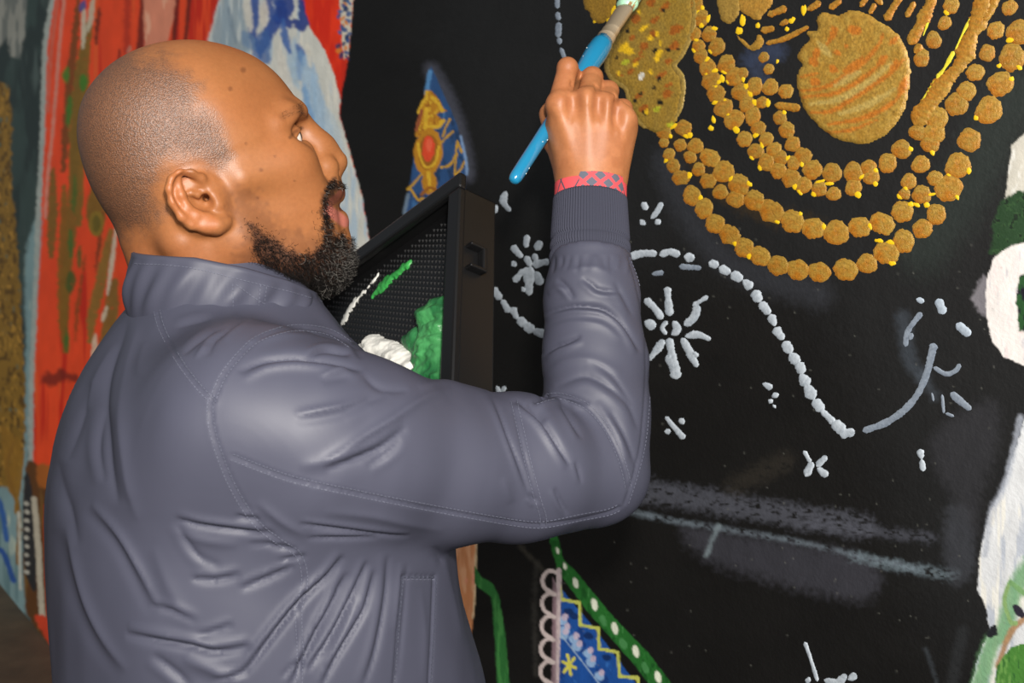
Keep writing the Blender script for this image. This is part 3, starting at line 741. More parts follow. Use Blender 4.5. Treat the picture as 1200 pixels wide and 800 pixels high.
relief_patch('painted_medallion', [(963, 15), (981, 18), (997, 12), (1016, 16), (1031, 25), (1046, 34), (1057, 47), (1064, 62), (1067, 80), (1066, 102), (1058, 132), (1040, 156), (1015, 168), (985, 164), (959, 148), (941, 124), (934, 98), (935, 84), (940, 76), (935, 64), (948, 46), (946, 38), (958, 34), (957, 24)],
             0.0022, med_color, seed=610, edge=1.6, label='large gold medallion painted with orange stripes')
# gold pendant behind the hand
def pen_color(X, Y):
    c = Canvas(X, Y, ((160, 124, 40), (150, 122, 52)), 640); g = np.random.default_rng(5)
    ob = (164, 92, 26)
    for k, (x, y, rx, ry, r) in enumerate([(793, 35, 9, 6, -.6), (780, 8, 7, 4, -.7), (764, 3, 6, 5, -.7), (746, 22, 5, 5, 0), (756, 54, 5, 4, -.7), (766, 40, 5, 4, -.6), (740, 84, 6, 3, -.8), (752, 62, 4, 2, -.5), (792, 53, 7, 5, -.6), (784, 72, 5, 3, -.4), (776, 88, 8, 3, -.5), (783, 110, 7, 5, -.5), (750, 112, 6, 3, -.6), (755, 127, 6, 4, -.5), (742, 44, 5, 3, -.7), (727, 88, 4, 2, 0), (784, 100, 6, 2, -.4), (748, 70, 8, 2, -.6), (768, 24, 7, 3, -.7)]):
        c.dab(x, y, rx, ry, ob, r, k)
    for k, (x, y, rx, ry) in enumerate([(778, 12, 3, 2), (784, 58, 3, 2), (752, 110, 2, 3), (746, 118, 3, 2), (757, 132, 4, 3), (768, 103, 2, 3), (774, 92, 2, 3), (775, 120, 4, 3), (737, 36, 2, 3), (770, 60, 4, 3), (724, 68, 2, 3), (796, 58, 2, 1.5)]):
        c.dab(x, y, rx, ry, (26, 24, 18), .5, 40 + k)
    for k, (x, y, rx, ry, r) in enumerate([(756, 33, 7, 3, -.6), (763, 45, 4, 3, -.2), (732, 56, 8, 4, -.8), (738, 60, 6, 4, 0), (772, 66, 4, 8, .4), (771, 40, 2, 4, 0), (775, 51, 2, 4, 0), (726, 86, 2, 4, 0), (746, 76, 5, 2, -.8), (764, 85, 2, 4, -.4), (759, 131, 2, 5, 0), (750, 14, 2, 3, 0)]):
        c.dab(x, y, rx, ry, (238, 190, 30), r, 60 + k)
    for k, (x, y) in enumerate([(771, 128), (734, 73), (787, 146)]): c.dab(x, y, 5, 3, (178, 178, 44), -.5, 80 + k)
    c.dab(753, 89, 2.6, 5, (232, 228, 216), .5, 90)
    return c.C
pend = [(752, -30), (744, 4), (726, 38), (715, 62), (712, 80), (718, 93), (734, 104), (738, 120), (746, 138), (757, 150), (774, 156), (790, 146), (796, 130), (800, 108), (798, 90), (790, 78), (800, 66), (808, 45), (813, 22), (811, 0), (806, -30)]
relief_patch('painted_pendant', pend, 0.0018, pen_color, seed=650, edge=.9, label='olive gold pendant painted with brown and yellow dabs')
# rims of the pendant, raised
def gold_line(name, pts, w, h=0.0018, mat=M_gold, cols=((168, 132, 52), (180, 114, 30)), seed=1, wob=0.12, label=None, parent=None):
    """one brush stroke of thick paint on the wall"""
    p = resample(spline(pts, 10), 2.0); n = len(p)
    T = np.gradient(p, axis=0); T /= np.linalg.norm(T, axis=1)[:, None] + 1e-9
    Nn = np.stack([-T[:, 1], T[:, 0]], 1)
    g = np.random.default_rng(seed); t = np.linspace(0, 1, n)
    wv = value_noise(t * n * 0.16, t * 0 + seed, seed) - 0.5
    L = n * 2.0; e = np.clip(np.minimum(t, 1 - t) * L / (w * 0.5), 0, 1)
    hw = w / 2 * (1 + 2 * wob * wv + g.normal(0, .05, n)) * np.sqrt(np.clip(1 - (1 - e) ** 2, 0.03, 1))
    prof = [(-1, -.4), (-.72, .75), (-.25, 1), (.25, .9), (.72, .8), (1, -.4)]
    V = []; Cc = []
    c1, c2 = lin(cols[0]), lin(cols[1])
    for o_, hh in prof:
        q = p + Nn * (hw * o_ * (1 + (g.normal(0, .06, n) if abs(o_) == 1 else 0)))[:, None]
        hn = .65 * h * hh * (0.75 + 0.5 * g.random(n))
        V.append(WP(q[:, 0], q[:, 1], hn))
        m = np.clip(0.5 + 0.35 * o_ + g.normal(0, .2, n), 0, 1)[:, None]
        Cc.append(c1 * (1 - m) + c2 * m)
    V = np.stack(V, 1).reshape(-1, 3); Cc = np.stack(Cc, 1).reshape(-1, 3); k = len(prof)
    i = np.arange(n * k).reshape(n, k)
    Q = np.stack([i[:-1, :-1], i[:-1, 1:], i[1:, 1:], i[1:, :-1]], -1).reshape(-1, 4)
    return V, Q, Cc, mat
def stroke(name, *a, label=None, **kw):
    V, Q, Cc, mat = gold_line(name, *a, **kw)
    return mesh_obj(name, V, Q, mat, wall, color=Cc, label=label)
def strokes(name, lst, label=None, **kw):
    """several touches of one painted motif"""
    Vs, Qs, Cs, o = [], [], [], 0
    for k, (pts, w) in enumerate(lst):
        V, Q, Cc, mat = gold_line(name, pts, w, seed=int(abs(pts[0][0] * 7 + pts[0][1])) % 9999 + k, **kw)
        Vs.append(V); Qs.append(Q + o); Cs.append(Cc); o += len(V)
    return mesh_obj(name, np.vstack(Vs), np.vstack(Qs), mat, wall, color=np.vstack(Cs), label=label)

OL = ((150, 126, 60), (166, 134, 64))
stroke('gold_rim', [(813, 0), (814, 22), (808, 44), (799, 64), (790, 77), (799, 90), (800, 108), (796, 128), (786, 144)], 7, cols=OL, seed=3)
stroke('gold_rim', [(726, 38), (714, 64), (712, 80), (720, 94), (734, 104), (739, 122), (747, 138), (758, 150)], 8, cols=OL, seed=4)
relief_patch('gold_patch', [(683, -30), (684, 6), (690, 14), (694, 24), (702, 28), (710, 24), (716, 20), (721, 8), (722, -30)], 0.0015, lambda X, Y: Canvas(X, Y, ((156, 118, 36), (142, 108, 36)), 66).C, seed=67)
relief_patch('gold_patch', [(840, 0), (842, 12), (846, 24), (856, 28), (864, 20), (868, 8), (866, -20), (842, -20)], 0.0016, lambda X, Y: Canvas(X, Y, ((168, 134, 60), (150, 118, 50)), 68).C, seed=69)
relief_patch('gold_patch', [(864, -20), (866, 10), (876, 18), (888, 24), (898, 14), (906, 2), (902, -20)], 0.0015, lambda X, Y: Canvas(X, Y, ((174, 136, 58), (178, 126, 44)), 70).C, seed=71)
relief_patch('gold_patch', [(862, 40), (868, 50), (878, 58), (890, 58), (896, 48), (890, 40), (880, 52), (872, 46)], 0.0014, lambda X, Y: Canvas(X, Y, ((162, 122, 44), (176, 132, 50)), 72).C, seed=73)
for k, (pts, w) in enumerate([([(892, 36), (908, 33)], 8), ([(898, 51), (920, 45), (948, 31)], 7), ([(900, 18), (922, 9)], 9), ([(914, 29), (924, 24)], 8), ([(946, 12), (962, 2)], 8), ([(908, 123), (924, 125), (938, 127)], 10), ([(972, 10), (986, 0)], 8), ([(1008, 8), (1018, -6)], 9), ([(1019, 16), (1026, 4)], 9), ([(1038, 24), (1046, 10), (1056, -6)], 10), ([(1062, 20), (1072, 2)], 9),
                              ([(1066, 52), (1076, 34), (1088, 10), (1094, -6)], 15), ([(1026, -4), (1034, 6)], 8), ([(1072, 62), (1080, 52)], 10)]):
    stroke('gold_stroke', pts, w, seed=700 + k, wob=.25)
stroke('gold_band', [(1154, -8), (1148, 20), (1138, 43), (1126, 74), (1104, 100), (1086, 126), (1072, 146)], 22, h=.002, seed=720, wob=.3, label='broad gold band running down to the necklace')
stroke('gold_band', [(1168, -8), (1162, 10), (1154, 24)], 12, seed=721, wob=.3)
strokes('yellow_edge', [([(1138, 20), (1128, 40), (1120, 58)], 4), ([(1118, 60), (1108, 78), (1098, 92)], 4.5), ([(1096, 94), (1086, 112), (1078, 124)], 4), ([(1090, 18), (1082, 42)], 2.5)], mat=M_thick, cols=((206, 196, 44), (222, 206, 60)), wob=.5, h=.0012)

# white daubs: dotted lines, curves and little stars
W1 = dict(mat=M_thick, cols=((190, 198, 206), (156, 166, 176)), h=.0011, wob=.3)
W2 = dict(mat=M_thick, cols=((140, 150, 162), (112, 122, 136)), h=.0007)
strokes('dotted_curve', [([(738, 301), (752, 297), (770, 297)], 11), ([(773, 299), (785, 295), (797, 299)], 11), ([(802, 300), (814, 303)], 13), ([(831, 307), (842, 312)], 9), ([(843, 313), (856, 320)], 10), ([(857, 320), (870, 328)], 10), ([(871, 328), (881, 338)], 12), ([(884, 340), (890, 354)], 12), ([(891, 354), (902, 368)], 13), ([(903, 368), (908, 382)], 13), ([(908, 384), (918, 398)], 12), ([(919, 400), (927, 414)], 14), ([(926, 414), (936, 426)], 12), ([(936, 424), (940, 438)], 12), ([(938, 438), (947, 452)], 13), ([(944, 450), (954, 468)], 13), ([(954, 468), (964, 482)], 11), ([(962, 480), (978, 496)], 11), ([(976, 494), (990, 506)], 12), ([(984, 508), (1002, 506)], 14)], label='dotted white curve sweeping down from the sleeve', **W1)
strokes('faint_daubs', [([(764, 321), (778, 319)], 6), ([(796, 312), (822, 314)], 7)], **W2)
stroke('white_curve', [(1011, 505), (1040, 494), (1066, 474), (1083, 446), (1095, 402)], 9, seed=810, **W2)
strokes('white_curve', [([(1094, 430), (1108, 438), (1120, 434), (1125, 426)], 6), ([(1061, 406), (1064, 388), (1080, 366)], 7), ([(1066, 398), (1069, 390)], 6)], **W2)
strokes('white_daub', [([(1099, 350), (1106, 368)], 12), ([(1121, 379), (1137, 393)], 12), ([(1074, 350), (1083, 354)], 7)], mat=M_thick, cols=((176, 188, 200), (150, 162, 176)), h=.0011)
strokes('white_daub', [([(1114, 460), (1128, 472), (1138, 480)], 9), ([(1104, 462), (1106, 484)], 4), ([(1108, 484), (1118, 488)], 4), ([(1092, 460), (1094, 470)], 3)], **W2)
strokes('dotted_curve', [([(561, 315), (574, 333)], 10), ([(577, 337), (587, 351)], 10), ([(588, 351), (597, 366)], 9), ([(600, 360), (606, 374)], 10), ([(607, 372), (616, 382)], 11), ([(614, 380), (626, 388)], 11), ([(624, 387), (648, 395)], 10)], label='dotted white curve between tray and sleeve', **W1)
strokes('dotted_line', [([(653, -6), (653, 10)], 6), ([(653, 14), (655, 24)], 6), ([(655, 26), (654, 44)], 8), ([(655, 44), (656, 52)], 7), ([(657, 56), (663, 72)], 6)], **W2)
strokes('painted_star', [([(782, 336), (783, 352), (785, 370)], 10), ([(802, 381), (813, 372), (818, 357)], 10), ([(812, 358), (830, 347)], 7), ([(803, 394), (818, 392), (833, 398)], 8), ([(799, 396), (808, 412), (817, 430)], 9), ([(812, 412), (818, 418)], 7), ([(784, 396), (787, 414), (793, 444)], 11), ([(782, 416), (790, 430)], 10), ([(778, 398), (768, 412), (760, 422)], 9), ([(756, 376), (768, 384)], 12), ([(756, 350), (768, 362), (776, 374)], 8), ([(782, 376), (776, 384), (781, 392)], 8), ([(789, 376), (794, 386), (787, 392)], 8)], label='large white star of loose daubs beside the sleeve', **W1)
strokes('painted_star', [([(618, 275), (616, 290)], 8), ([(634, 282), (628, 293)], 9), ([(626, 297), (628, 306)], 10), ([(600, 288), (612, 302)], 9), ([(600, 311), (605, 307)], 9), ([(602, 330), (614, 316)], 8), ([(616, 300), (622, 312)], 9), ([(622, 312), (620, 328), (620, 346)], 12), ([(628, 318), (634, 334)], 10), ([(624, 310), (644, 306)], 10), ([(612, 336), (615, 342)], 8), ([(612, 316), (622, 322)], 12)], label='small white star of loose daubs left of the cuff', **W1)
def star(*lst): return strokes('painted_star', list(lst), **W1)
star(([(753, 237), (758, 246)], 9), ([(763, 256), (770, 248), (776, 237)], 7), ([(751, 263), (755, 258)], 8), ([(769, 257), (773, 263)], 8))
star(([(593, 224), (590, 236), (598, 248)], 8), ([(582, 240), (579, 250)], 7))
star(([(894, 449), (905, 455)], 8), ([(907, 460), (910, 466)], 10), ([(901, 468), (905, 472)], 8), ([(906, 474), (909, 478)], 5))
star(([(780, 488), (788, 498), (802, 514)], 7), ([(797, 490), (801, 497)], 7), ([(779, 505), (786, 506)], 6))
star(([(942, 528), (950, 542)], 7), ([(952, 541), (944, 558)], 8), ([(969, 534), (957, 546)], 8), ([(958, 548), (970, 558)], 8))
star(([(1078, 526), (1080, 538)], 9), ([(1080, 538), (1082, 552)], 8))
star(([(943, 752), (950, 772), (958, 798)], 6))
star(([(966, 796), (980, 800), (992, 790)], 9), ([(994, 796), (1004, 790)], 9), ([(944, 796), (950, 798)], 8))
star(([(582, 452), (586, 462)], 6), ([(592, 452), (588, 460)], 6))
star(([(567, 374), (570, 386)], 6), ([(569, 386), (567, 400)], 6))
strokes('painted_star', [([(564, 278), (568, 284)], 5), ([(566, 288), (572, 282)], 5), ([(562, 290), (565, 287)], 4)], **W2)
# ------------------------------------------------------------------ the person: head
H_YAW, H_PITCH = math.radians(25), math.radians(20)
HF = np.array([math.cos(H_YAW) * math.cos(H_PITCH), math.sin(H_YAW) * math.cos(H_PITCH), math.sin(H_PITCH)])
HU = np.array([-math.cos(H_YAW) * math.sin(H_PITCH), -math.sin(H_YAW) * math.sin(H_PITCH), math.cos(H_PITCH)])
HLf = np.array([-math.sin(H_YAW), math.cos(H_YAW), 0])
HR = np.stack([HF, HLf, HU])                       # rows: forward, left, up
HP0 = P(250, 240, 0.83) + 0.074 * HLf
def HL(x, y, yl=0.0):
    """head-local point seen at pixel (x, y) on the plane 'yl to the left of the middle'"""
    d = np.array([(x - CX) / FPX, 1, -(y - HY) / FPX])
    t = (yl - HLf @ (CAM - HP0)) / (HLf @ d)
    return HR @ (CAM + t * d - HP0)
def H2W(v): return np.asarray(v) @ HR + HP0

hh = 0.0013
fh = Field((-0.105, -0.112, -0.235), (0.155, 0.0, 0.160), hh)
# outline of the skull and face in the middle plane (nose and lips come on top)
outline = [(352, 128), (356, 146), (361, 165), (368, 190), (378, 207), (390, 222), (393, 245), (397, 268), (396, 290), (392, 308), (376, 322), (345, 322), (300, 322), (250, 322), (190, 312), (156, 292), (141, 272), (121, 245), (104, 213), (93, 178), (90, 150), (95, 120), (110, 94), (135, 71), (170, 54), (210, 47), (250, 50), (290, 63), (318, 82), (338, 105)]
op = spline([HL(x, y)[[0, 2]] for x, y in outline], 5, True)
Xg, Zg = np.meshgrid(fh.ax[0], fh.ax[2], indexing='ij')
d2 = sdist(Xg.astype(float), Zg.astype(float), op)
Wz = np.interp(Zg, [-0.13, -0.09, -0.06, -0.03, 0.0, 0.04, 0.08, 0.13], [0.044, 0.050, 0.058, 0.065, 0.0695, 0.0755, 0.0765, 0.073])
Wz = Wz - 0.012 * smooth(0.03, 0.10, Xg) * smooth(-0.02, 0.06, Zg) - 0.008 * smooth(0.02, 0.09, Xg)
Dm = 0.074 - 0.022 * smooth(0.0, 0.09, Xg) * (1 - smooth(0.03, 0.08, Zg))
u = np.clip(1 + d2 / Dm, 0, 3)
base = (np.sqrt((np.abs(fh.ax[1])[None, :, None] / Wz[:, None, :]) ** 2 + (u ** 2)[:, None, :]) - 1) * np.minimum(Wz, Dm)[:, None, :]
fh.F = np.minimum(fh.F, base.astype(np.float32))
# neck
nk = HR @ np.array([0, 0, -1.0])
n0_ = np.array([-0.012, 0, -0.055])
fh.cone(n0_, n0_ + nk * 0.17 + np.array([-0.004, 0, 0]), 0.056, 0.060, 0.025)
fh.cone(HL(165, 285) + [0.020, 0, 0], HL(168, 330) + [0.03, 0, -0.05], 0.030, 0.040, 0.02)
fh.cone([-0.03, -0.056, -0.02], [-0.01, -0.03, -0.13], 0.016, 0.014, 0.02)     # muscle from ear to collar
# jaw and cheek volumes
fh.cone([0.012, -0.056, -0.035], HL(378, 305, -0.018), 0.014, 0.017, 0.03)
fh.cone([0.002, -0.062, 0.0], [0.012, -0.056, -0.035], 0.010, 0.013, 0.02)
fh.ell(HL(338, 195, -0.044), (0.022, 0.017, 0.018), k=0.025)                    # cheekbone
fh.ell(HL(350, 234, -0.036), (0.018, 0.013, 0.022), k=0.025)                    # cheek
fh.ell(HL(365, 262, -0.030), (0.016, 0.014, 0.022), k=0.02)
fh.cone([0.03, -0.068, 0.012], HL(338, 188, -0.050), 0.006, 0.009, 0.02)
# brow
bc = HL(345, 132, -0.018)
fh.chain([HL(345, 138, -0.008), HL(344, 136, -0.022), HL(336, 136, -0.040), HL(324, 144, -0.052)], [0.0075, 0.009, 0.008, 0.006], 0.014)
# eye socket and lids
EYE = HL(352.5, 157.5, -0.033) + np.array([-0.0118, 0, 0])
fh.ell(EYE + [0.012, 0.003, 0.001], (0.016, 0.020, 0.012), k=0.014, sub=True)
fh.ell(EYE, (0.0136, 0.0148, 0.0136), k=0.005)
fh.chain([EYE + [0.010, 0.010, -0.011], EYE + [0.009, -0.006, -0.0125], EYE + [0.000, -0.014, -0.009]], [0.003, 0.004, 0.003], 0.008)
fh.ell(EYE + [0.0095, -0.0045, -0.0012], (0.0085, 0.0125, 0.0046), k=0.0015, sub=True)
fh.chain([EYE + [0.0105, 0.010, 0.0036], EYE + [0.0128, 0.0, 0.0060], EYE + [0.0095, -0.0085, 0.0048], EYE + [0.0045, -0.0135, 0.0005]], [0.0015, 0.0017, 0.0016, 0.0012], 0.002)
# nose
tip = HL(391.5, 190)
fh.chain([HL(351, 143), HL(356, 151), HL(366, 161), HL(379, 173), tip], [0.0088, 0.0088, 0.0088, 0.0102, 0.0124], 0.010)
fh.ell(HL(380, 198, -0.0172), (0.0125, 0.0085, 0.0096), k=0.004)
fh.cone(HL(372, 170, -0.006), HL(378, 196, -0.012), 0.008, 0.009, 0.012)
fh.cone(HL(391, 200, 0), HL(386, 208, 0), 0.0055, 0.005, 0.006)
fh.ell(HL(391, 205, -0.0125), (0.0068, 0.0050, 0.0036), k=0.002, sub=True)
fh.chain([HL(364, 190, -0.0255), HL(365, 203, -0.0275), HL(371, 210, -0.024)], [0.0016, 0.0020, 0.0014], 0.004, sub=True)
# cheek fold beside the mouth
fh.chain([HL(372, 206, -0.026), HL(370, 222, -0.031), HL(366, 240, -0.033)], [0.0016, 0.0018, 0.001], 0.007, sub=True)
# mouth: a little open
fh.ell(HL(387, 222, -0.006), (0.011, 0.020, 0.010), k=0.014)
fh.ell(HL(393, 258, -0.006), (0.010, 0.017, 0.010), k=0.012)
fh.ell(HL(392, 284, -0.004), (0.013, 0.018, 0.013), k=0.014)                   # chin
fh.chain([HL(396, 226, 0), HL(394.5, 228, -0.010), HL(384, 237, -0.024)], [0.0062, 0.0060, 0.0022], 0.005)
fh.chain([HL(399, 259, 0), HL(396, 258, -0.010), HL(384, 246, -0.0235)], [0.0075, 0.0070, 0.0024], 0.005)
fh.chain([HL(402, 244, 0), HL(397, 243, -0.010), HL(387, 241.5, -0.022)], [0.0050, 0.0048, 0.0012], 0.002, sub=True)
fh.cone(HL(396, 214, 0), HL(399, 219, 0), 0.0015, 0.0015, 0.004, sub=True)
fh.chain([HL(401, 273, 0), HL(396, 272, -0.012)], [0.003, 0.0025], 0.010, sub=True)
# ear
def EP(x, y, out): return HL(x, y, -out)
fh.ell(EP(232, 238, 0.073), (0.021, 0.008, 0.025), k=0.008)
helix = [EP(243, 224, .0745), EP(236, 209, .0785), EP(224, 203.5, .083), EP(211, 203.5, .086), EP(202, 210, .088), EP(199, 221, .089), EP(203, 237, .0885), EP(213, 254, .087), EP(225, 264, .0845), EP(242, 267, .082)]
fh.chain(helix, [0.0022, 0.0033, 0.0036, 0.0036, 0.0036, 0.0036, 0.0035, 0.0034, 0.0034, 0.0040], 0.003)
fh.chain([EP(205, 214, .083), EP(207, 236, .083), EP(222, 256, .080), EP(240, 262, .078)], [0.004, 0.005, 0.005, 0.005], 0.006)
fh.ell(EP(222, 226, .0885), (0.0125, 0.0085, 0.0165), k=0.004, sub=True)
fh.ell(EP(236, 233, .086), (0.0095, 0.012, 0.0105), k=0.004, sub=True)
fh.chain([EP(209, 212, .0825), EP(212, 228, .0835), EP(219, 243, .0835), EP(231, 252, .083), EP(242, 252, .082)], [0.0022, 0.0032, 0.0034, 0.0034, 0.0032], 0.004)
fh.chain([EP(224, 226, .0795), EP(234, 229, .0775), EP(243, 226, .076)], [0.0020, 0.0022, 0.0025], 0.004)
fh.chain([EP(242, 262, .081), EP(254, 264, .0795), EP(262, 260, .0775)], [0.0055, 0.0065, 0.0055], 0.006)
fh.chain([EP(250, 231, .0765), EP(255, 240, .077)], [0.0042, 0.004], 0.006)
fh.ell(EP(243, 239, .084), (0.0055, 0.010, 0.0055), k=0.003, sub=True)
fh.cone(EP(240, 231, .080), EP(243, 233, .060), 0.0030, 0.0025, 0.003, sub=True)
# beard bed along the jaw
beard_bed = [HL(318, 296, -0.057), HL(338, 305, -0.050), HL(358, 311, -0.038), HL(378, 313, -0.022), HL(390, 308, -0.004)]
fh.chain(beard_bed, [0.007, 0.010, 0.011, 0.012, 0.012], 0.016)

Fm = np.concatenate([fh.F, fh.F[:, -2::-1, :]], 1)            # the other half, mirrored
Vh, Qh = surface_nets(Fm, fh.lo, hh)
# drop the cap at the bottom of the neck stays inside the collar
Vh = relax(Vh, Qh, 1, 0.4)
Vnear = Vh.copy(); Vnear[:, 1] = -np.abs(Vnear[:, 1])
hx, hy = proj(H2W(Vnear))                                       # where each point of the right half shows in the picture
Nh = vnormals(Vh, Qh)
# --- skin colours
def skin_mix(C, a, c): return C * (1 - a[:, None]) + lin(c) * a[:, None]
nz1 = noise3(Vh * 90, 1); nz2 = noise3(Vh * 260 + 5, 2); nz3 = noise3(Vh * 30 + 9, 3)
Ch = np.ones((len(Vh), 3)) * lin((152, 97, 57))
Ch = skin_mix(Ch, 0.3 * smooth(0.3, 0.8, nz3), (146, 86, 48))
Ch = skin_mix(Ch, 0.10 * smooth(0.3, 0.8, nz1), (172, 112, 70))
neckm = smooth(262, 300, hy) * (1 - smooth(300, 340, hx))
Ch = skin_mix(Ch, 0.45 * neckm, (150, 92, 58))
hair_poly = spline([(185, 60), (215, 78), (238, 96), (236, 118), (258, 140), (272, 158), (282, 178), (276, 200), (262, 206), (240, 196), (214, 192), (194, 198), (186, 225), (196, 250), (190, 262), (176, 268), (150, 282), (60, 300), (40, 150), (90, 60)], 6, True)
hd = sdist(hx, hy, hair_poly) + (nz1 - 0.5) * 16 + (nz2 - 0.5) * 12
hairm = 1 - smooth(-26, 10, hd)
Ch = skin_mix(Ch, 0.62 * hairm, (100, 70, 52))
brow = spline([(352, 124), (346, 126), (338, 130), (330, 134), (330, 138), (340, 135), (350, 133), (355, 132)], 4, True)
Ch = skin_mix(Ch, 0.3 * (1 - smooth(-2, 5, sdist(hx, hy, brow) + (nz2 - .5) * 5)), (70, 42, 28))
beard_poly = spline([(292, 262), (300, 268), (312, 276), (330, 288), (346, 296), (362, 298), (372, 290), (378, 272), (378, 250), (377, 234), (382, 220), (388, 210), (398, 212), (404, 222), (398, 228), (388, 238), (386, 250), (390, 264), (396, 276), (402, 272), (410, 290), (412, 320), (392, 345), (360, 345), (330, 330), (306, 308), (296, 284)], 5, True)
bd = sdist(hx, hy, beard_poly)
under = (Nh @ HR)[:, 2] * 0
Ch = skin_mix(Ch, 0.88 * (1 - smooth(-5, 5, bd + (nz2 - .5) * 10)), (34, 24, 20))
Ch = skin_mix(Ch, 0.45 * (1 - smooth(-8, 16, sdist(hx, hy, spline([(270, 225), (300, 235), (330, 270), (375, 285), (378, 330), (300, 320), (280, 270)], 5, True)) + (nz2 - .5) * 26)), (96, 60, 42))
ul, _, _ = seg_dist(hx, hy, np.array([(401, 226), (396, 231), (386, 239)])); Ch = skin_mix(Ch, 0.8 * (1 - smooth(3, 6.5, ul)), (112, 62, 50))
ll, _, _ = seg_dist(hx, hy, np.array([(404, 260), (396, 254), (386, 247)])); Ch = skin_mix(Ch, 0.85 * (1 - smooth(4, 8, ll)), (186, 108, 96))
ins_m, _, _ = seg_dist(hx, hy, np.array([(400, 243), (390, 242)])); Ch = skin_mix(Ch, 0.8 * (1 - smooth(3, 6, ins_m)) * (np.abs(Vh[:, 1]) < .024), (70, 28, 26))
lash, _, _ = seg_dist(hx, hy, np.array([(354, 150), (351, 151), (344, 156), (340, 161)])); Ch = skin_mix(Ch, 0.5 * (1 - smooth(1, 3, lash)), (48, 28, 20))
earm, _, _ = seg_dist(hx, hy, np.array([(212, 208), (204, 225), (216, 250), (245, 262)])); Ch = skin_mix(Ch, 0.3 * (1 - smooth(8, 14, earm)), (186, 108, 66))
for sx_, sy_, r_ in [(306, 199, 2.2), (322, 183, 1.5), (345, 212, 1.4), (288, 168, 1.5), (302, 232, 1.6), (270, 104, 2.5), (285, 82, 3)]:
    dd = np.hypot(hx - sx_, hy - sy_); Ch = skin_mix(Ch, 0.5 * (1 - smooth(r_ * .6, r_ * 1.6, dd)), (88, 50, 32))
Ch = np.hstack([Ch, (0.02 + 0.98 * hairm)[:, None]])
head_parts = (H2W(Vh), Qh, Ch)

def skin_material():
    m = material('skin', rough=0.47, spec=0.45, attr=True, sss=0.05, bumps=[(900, 0.14, 0.0006)], mottle=(300, 0.07))
    nt = m.node_tree; bs = nt.nodes['Principled BSDF']; L = nt.links
    at = next(n for n in nt.nodes if n.bl_idname == 'ShaderNodeAttribute')
    tc = next(n for n in nt.nodes if n.bl_idname == 'ShaderNodeTexCoord')
    # shaved hair: fine dark stubble where the alpha of the attribute says so
    n = nt.nodes.new('ShaderNodeTexNoise'); n.inputs['Scale'].default_value = 900; n.inputs['Detail'].default_value = 2
    L.new(tc.outputs['Object'], n.inputs['Vector'])
    r = nt.nodes.new('ShaderNodeMapRange'); r.inputs[1].default_value = 0.42; r.inputs[2].default_value = 0.60; r.inputs[3].default_value = 0.0; r.inputs[4].default_value = 0.62
    L.new(n.outputs['Fac'], r.inputs[0])
    mu = nt.nodes.new('ShaderNodeMath'); mu.operation = 'MULTIPLY'; L.new(r.outputs[0], mu.inputs[0]); L.new(at.outputs['Alpha'], mu.inputs[1])
    mx = nt.nodes.new('ShaderNodeMix'); mx.data_type = 'RGBA'
    L.new(mu.outputs[0], mx.inputs['Factor'])
    src = bs.inputs['Base Color'].links[0].from_socket
    L.new(src, mx.inputs['A']); mx.inputs['B'].default_value = (*lin((56, 41, 33)), 1)
    L.new(mx.outputs['Result'], bs.inputs['Base Color'])
    b = nt.nodes.new('ShaderNodeBump'); b.inputs['Distance'].default_value = 0.0011
    ms = nt.nodes.new('ShaderNodeMath'); ms.operation = 'MULTIPLY'; ms.inputs[1].default_value = 0.75; L.new(at.outputs['Alpha'], ms.inputs[0]); L.new(ms.outputs[0], b.inputs['Strength'])
    L.new(n.outputs['Fac'], b.inputs['Height'])
    pv = bs.inputs['Normal'].links[0].from_socket; L.new(pv, b.inputs['Normal']); L.new(b.outputs[0], bs.inputs['Normal'])
    sp = nt.nodes.new('ShaderNodeMapRange'); sp.inputs[3].default_value = 0.42; sp.inputs[4].default_value = 0.95
    L.new(at.outputs['Alpha'], sp.inputs[0]); L.new(sp.outputs[0], bs.inputs['Specular IOR Level'])
    return m
M_skin = skin_material()
# ------------------------------------------------------------------ right hand (back of the hand towards us, fingers closed round the brush)
fb = Field((-0.03, 0.93, 1.32), (0.16, 1.12, 1.60), 0.0012)
WR = P(691, 226, 1.002)
MCP = {'i': P(655, 124, 1.000), 'm': P(688, 119, 0.998), 'r': P(712, 127, 1.001), 'p': P(731, 142, 1.006)}
car = {'i': P(677, 205, 1.000), 'm': P(690, 203, .997), 'r': P(703, 204, 1.000), 'p': P(713, 207, 1.006)}
for q, r0, r1 in (('i', .0150, .0125), ('m', .0150, .0125), ('r', .0145, .0120), ('p', .0140, .0115)):
    fb.cone(car[q], MCP[q], r0, r1, 0.024)
fb.cone(P(692, 320, 0.975), P(691, 225, 1.002), 0.030, 0.0245, 0.02)
fb.cone(P(679, 232, 1.002), P(704, 232, 1.002), 0.019, 0.019, 0.018)
fb.cone(P(672, 200, 1.012), P(655, 150, 1.018), 0.016, 0.014, 0.016)
fb.cone(P(716, 200, 1.014), P(731, 152, 1.016), 0.014, 0.012, 0.014)
fingers = {'i': [MCP['i'], P(665, 80, 1.022), P(675, 93, 1.046), P(672, 112, 1.056)],
           'm': [MCP['m'], P(694, 91, 1.036), P(689, 112, 1.056), P(678, 126, 1.060)],
           'r': [MCP['r'], P(713, 107, 1.034), P(705, 124, 1.054), P(694, 138, 1.056)],
           'p': [MCP['p'], P(730, 128, 1.030), P(720, 142, 1.046), P(708, 153, 1.048)]}
rad = {'i': (.0118, .0098, .0085, .0075), 'm': (.0120, .0102, .0088, .0078), 'r': (.0112, .0096, .0082, .0072), 'p': (.0102, .0084, .0072, .0064)}
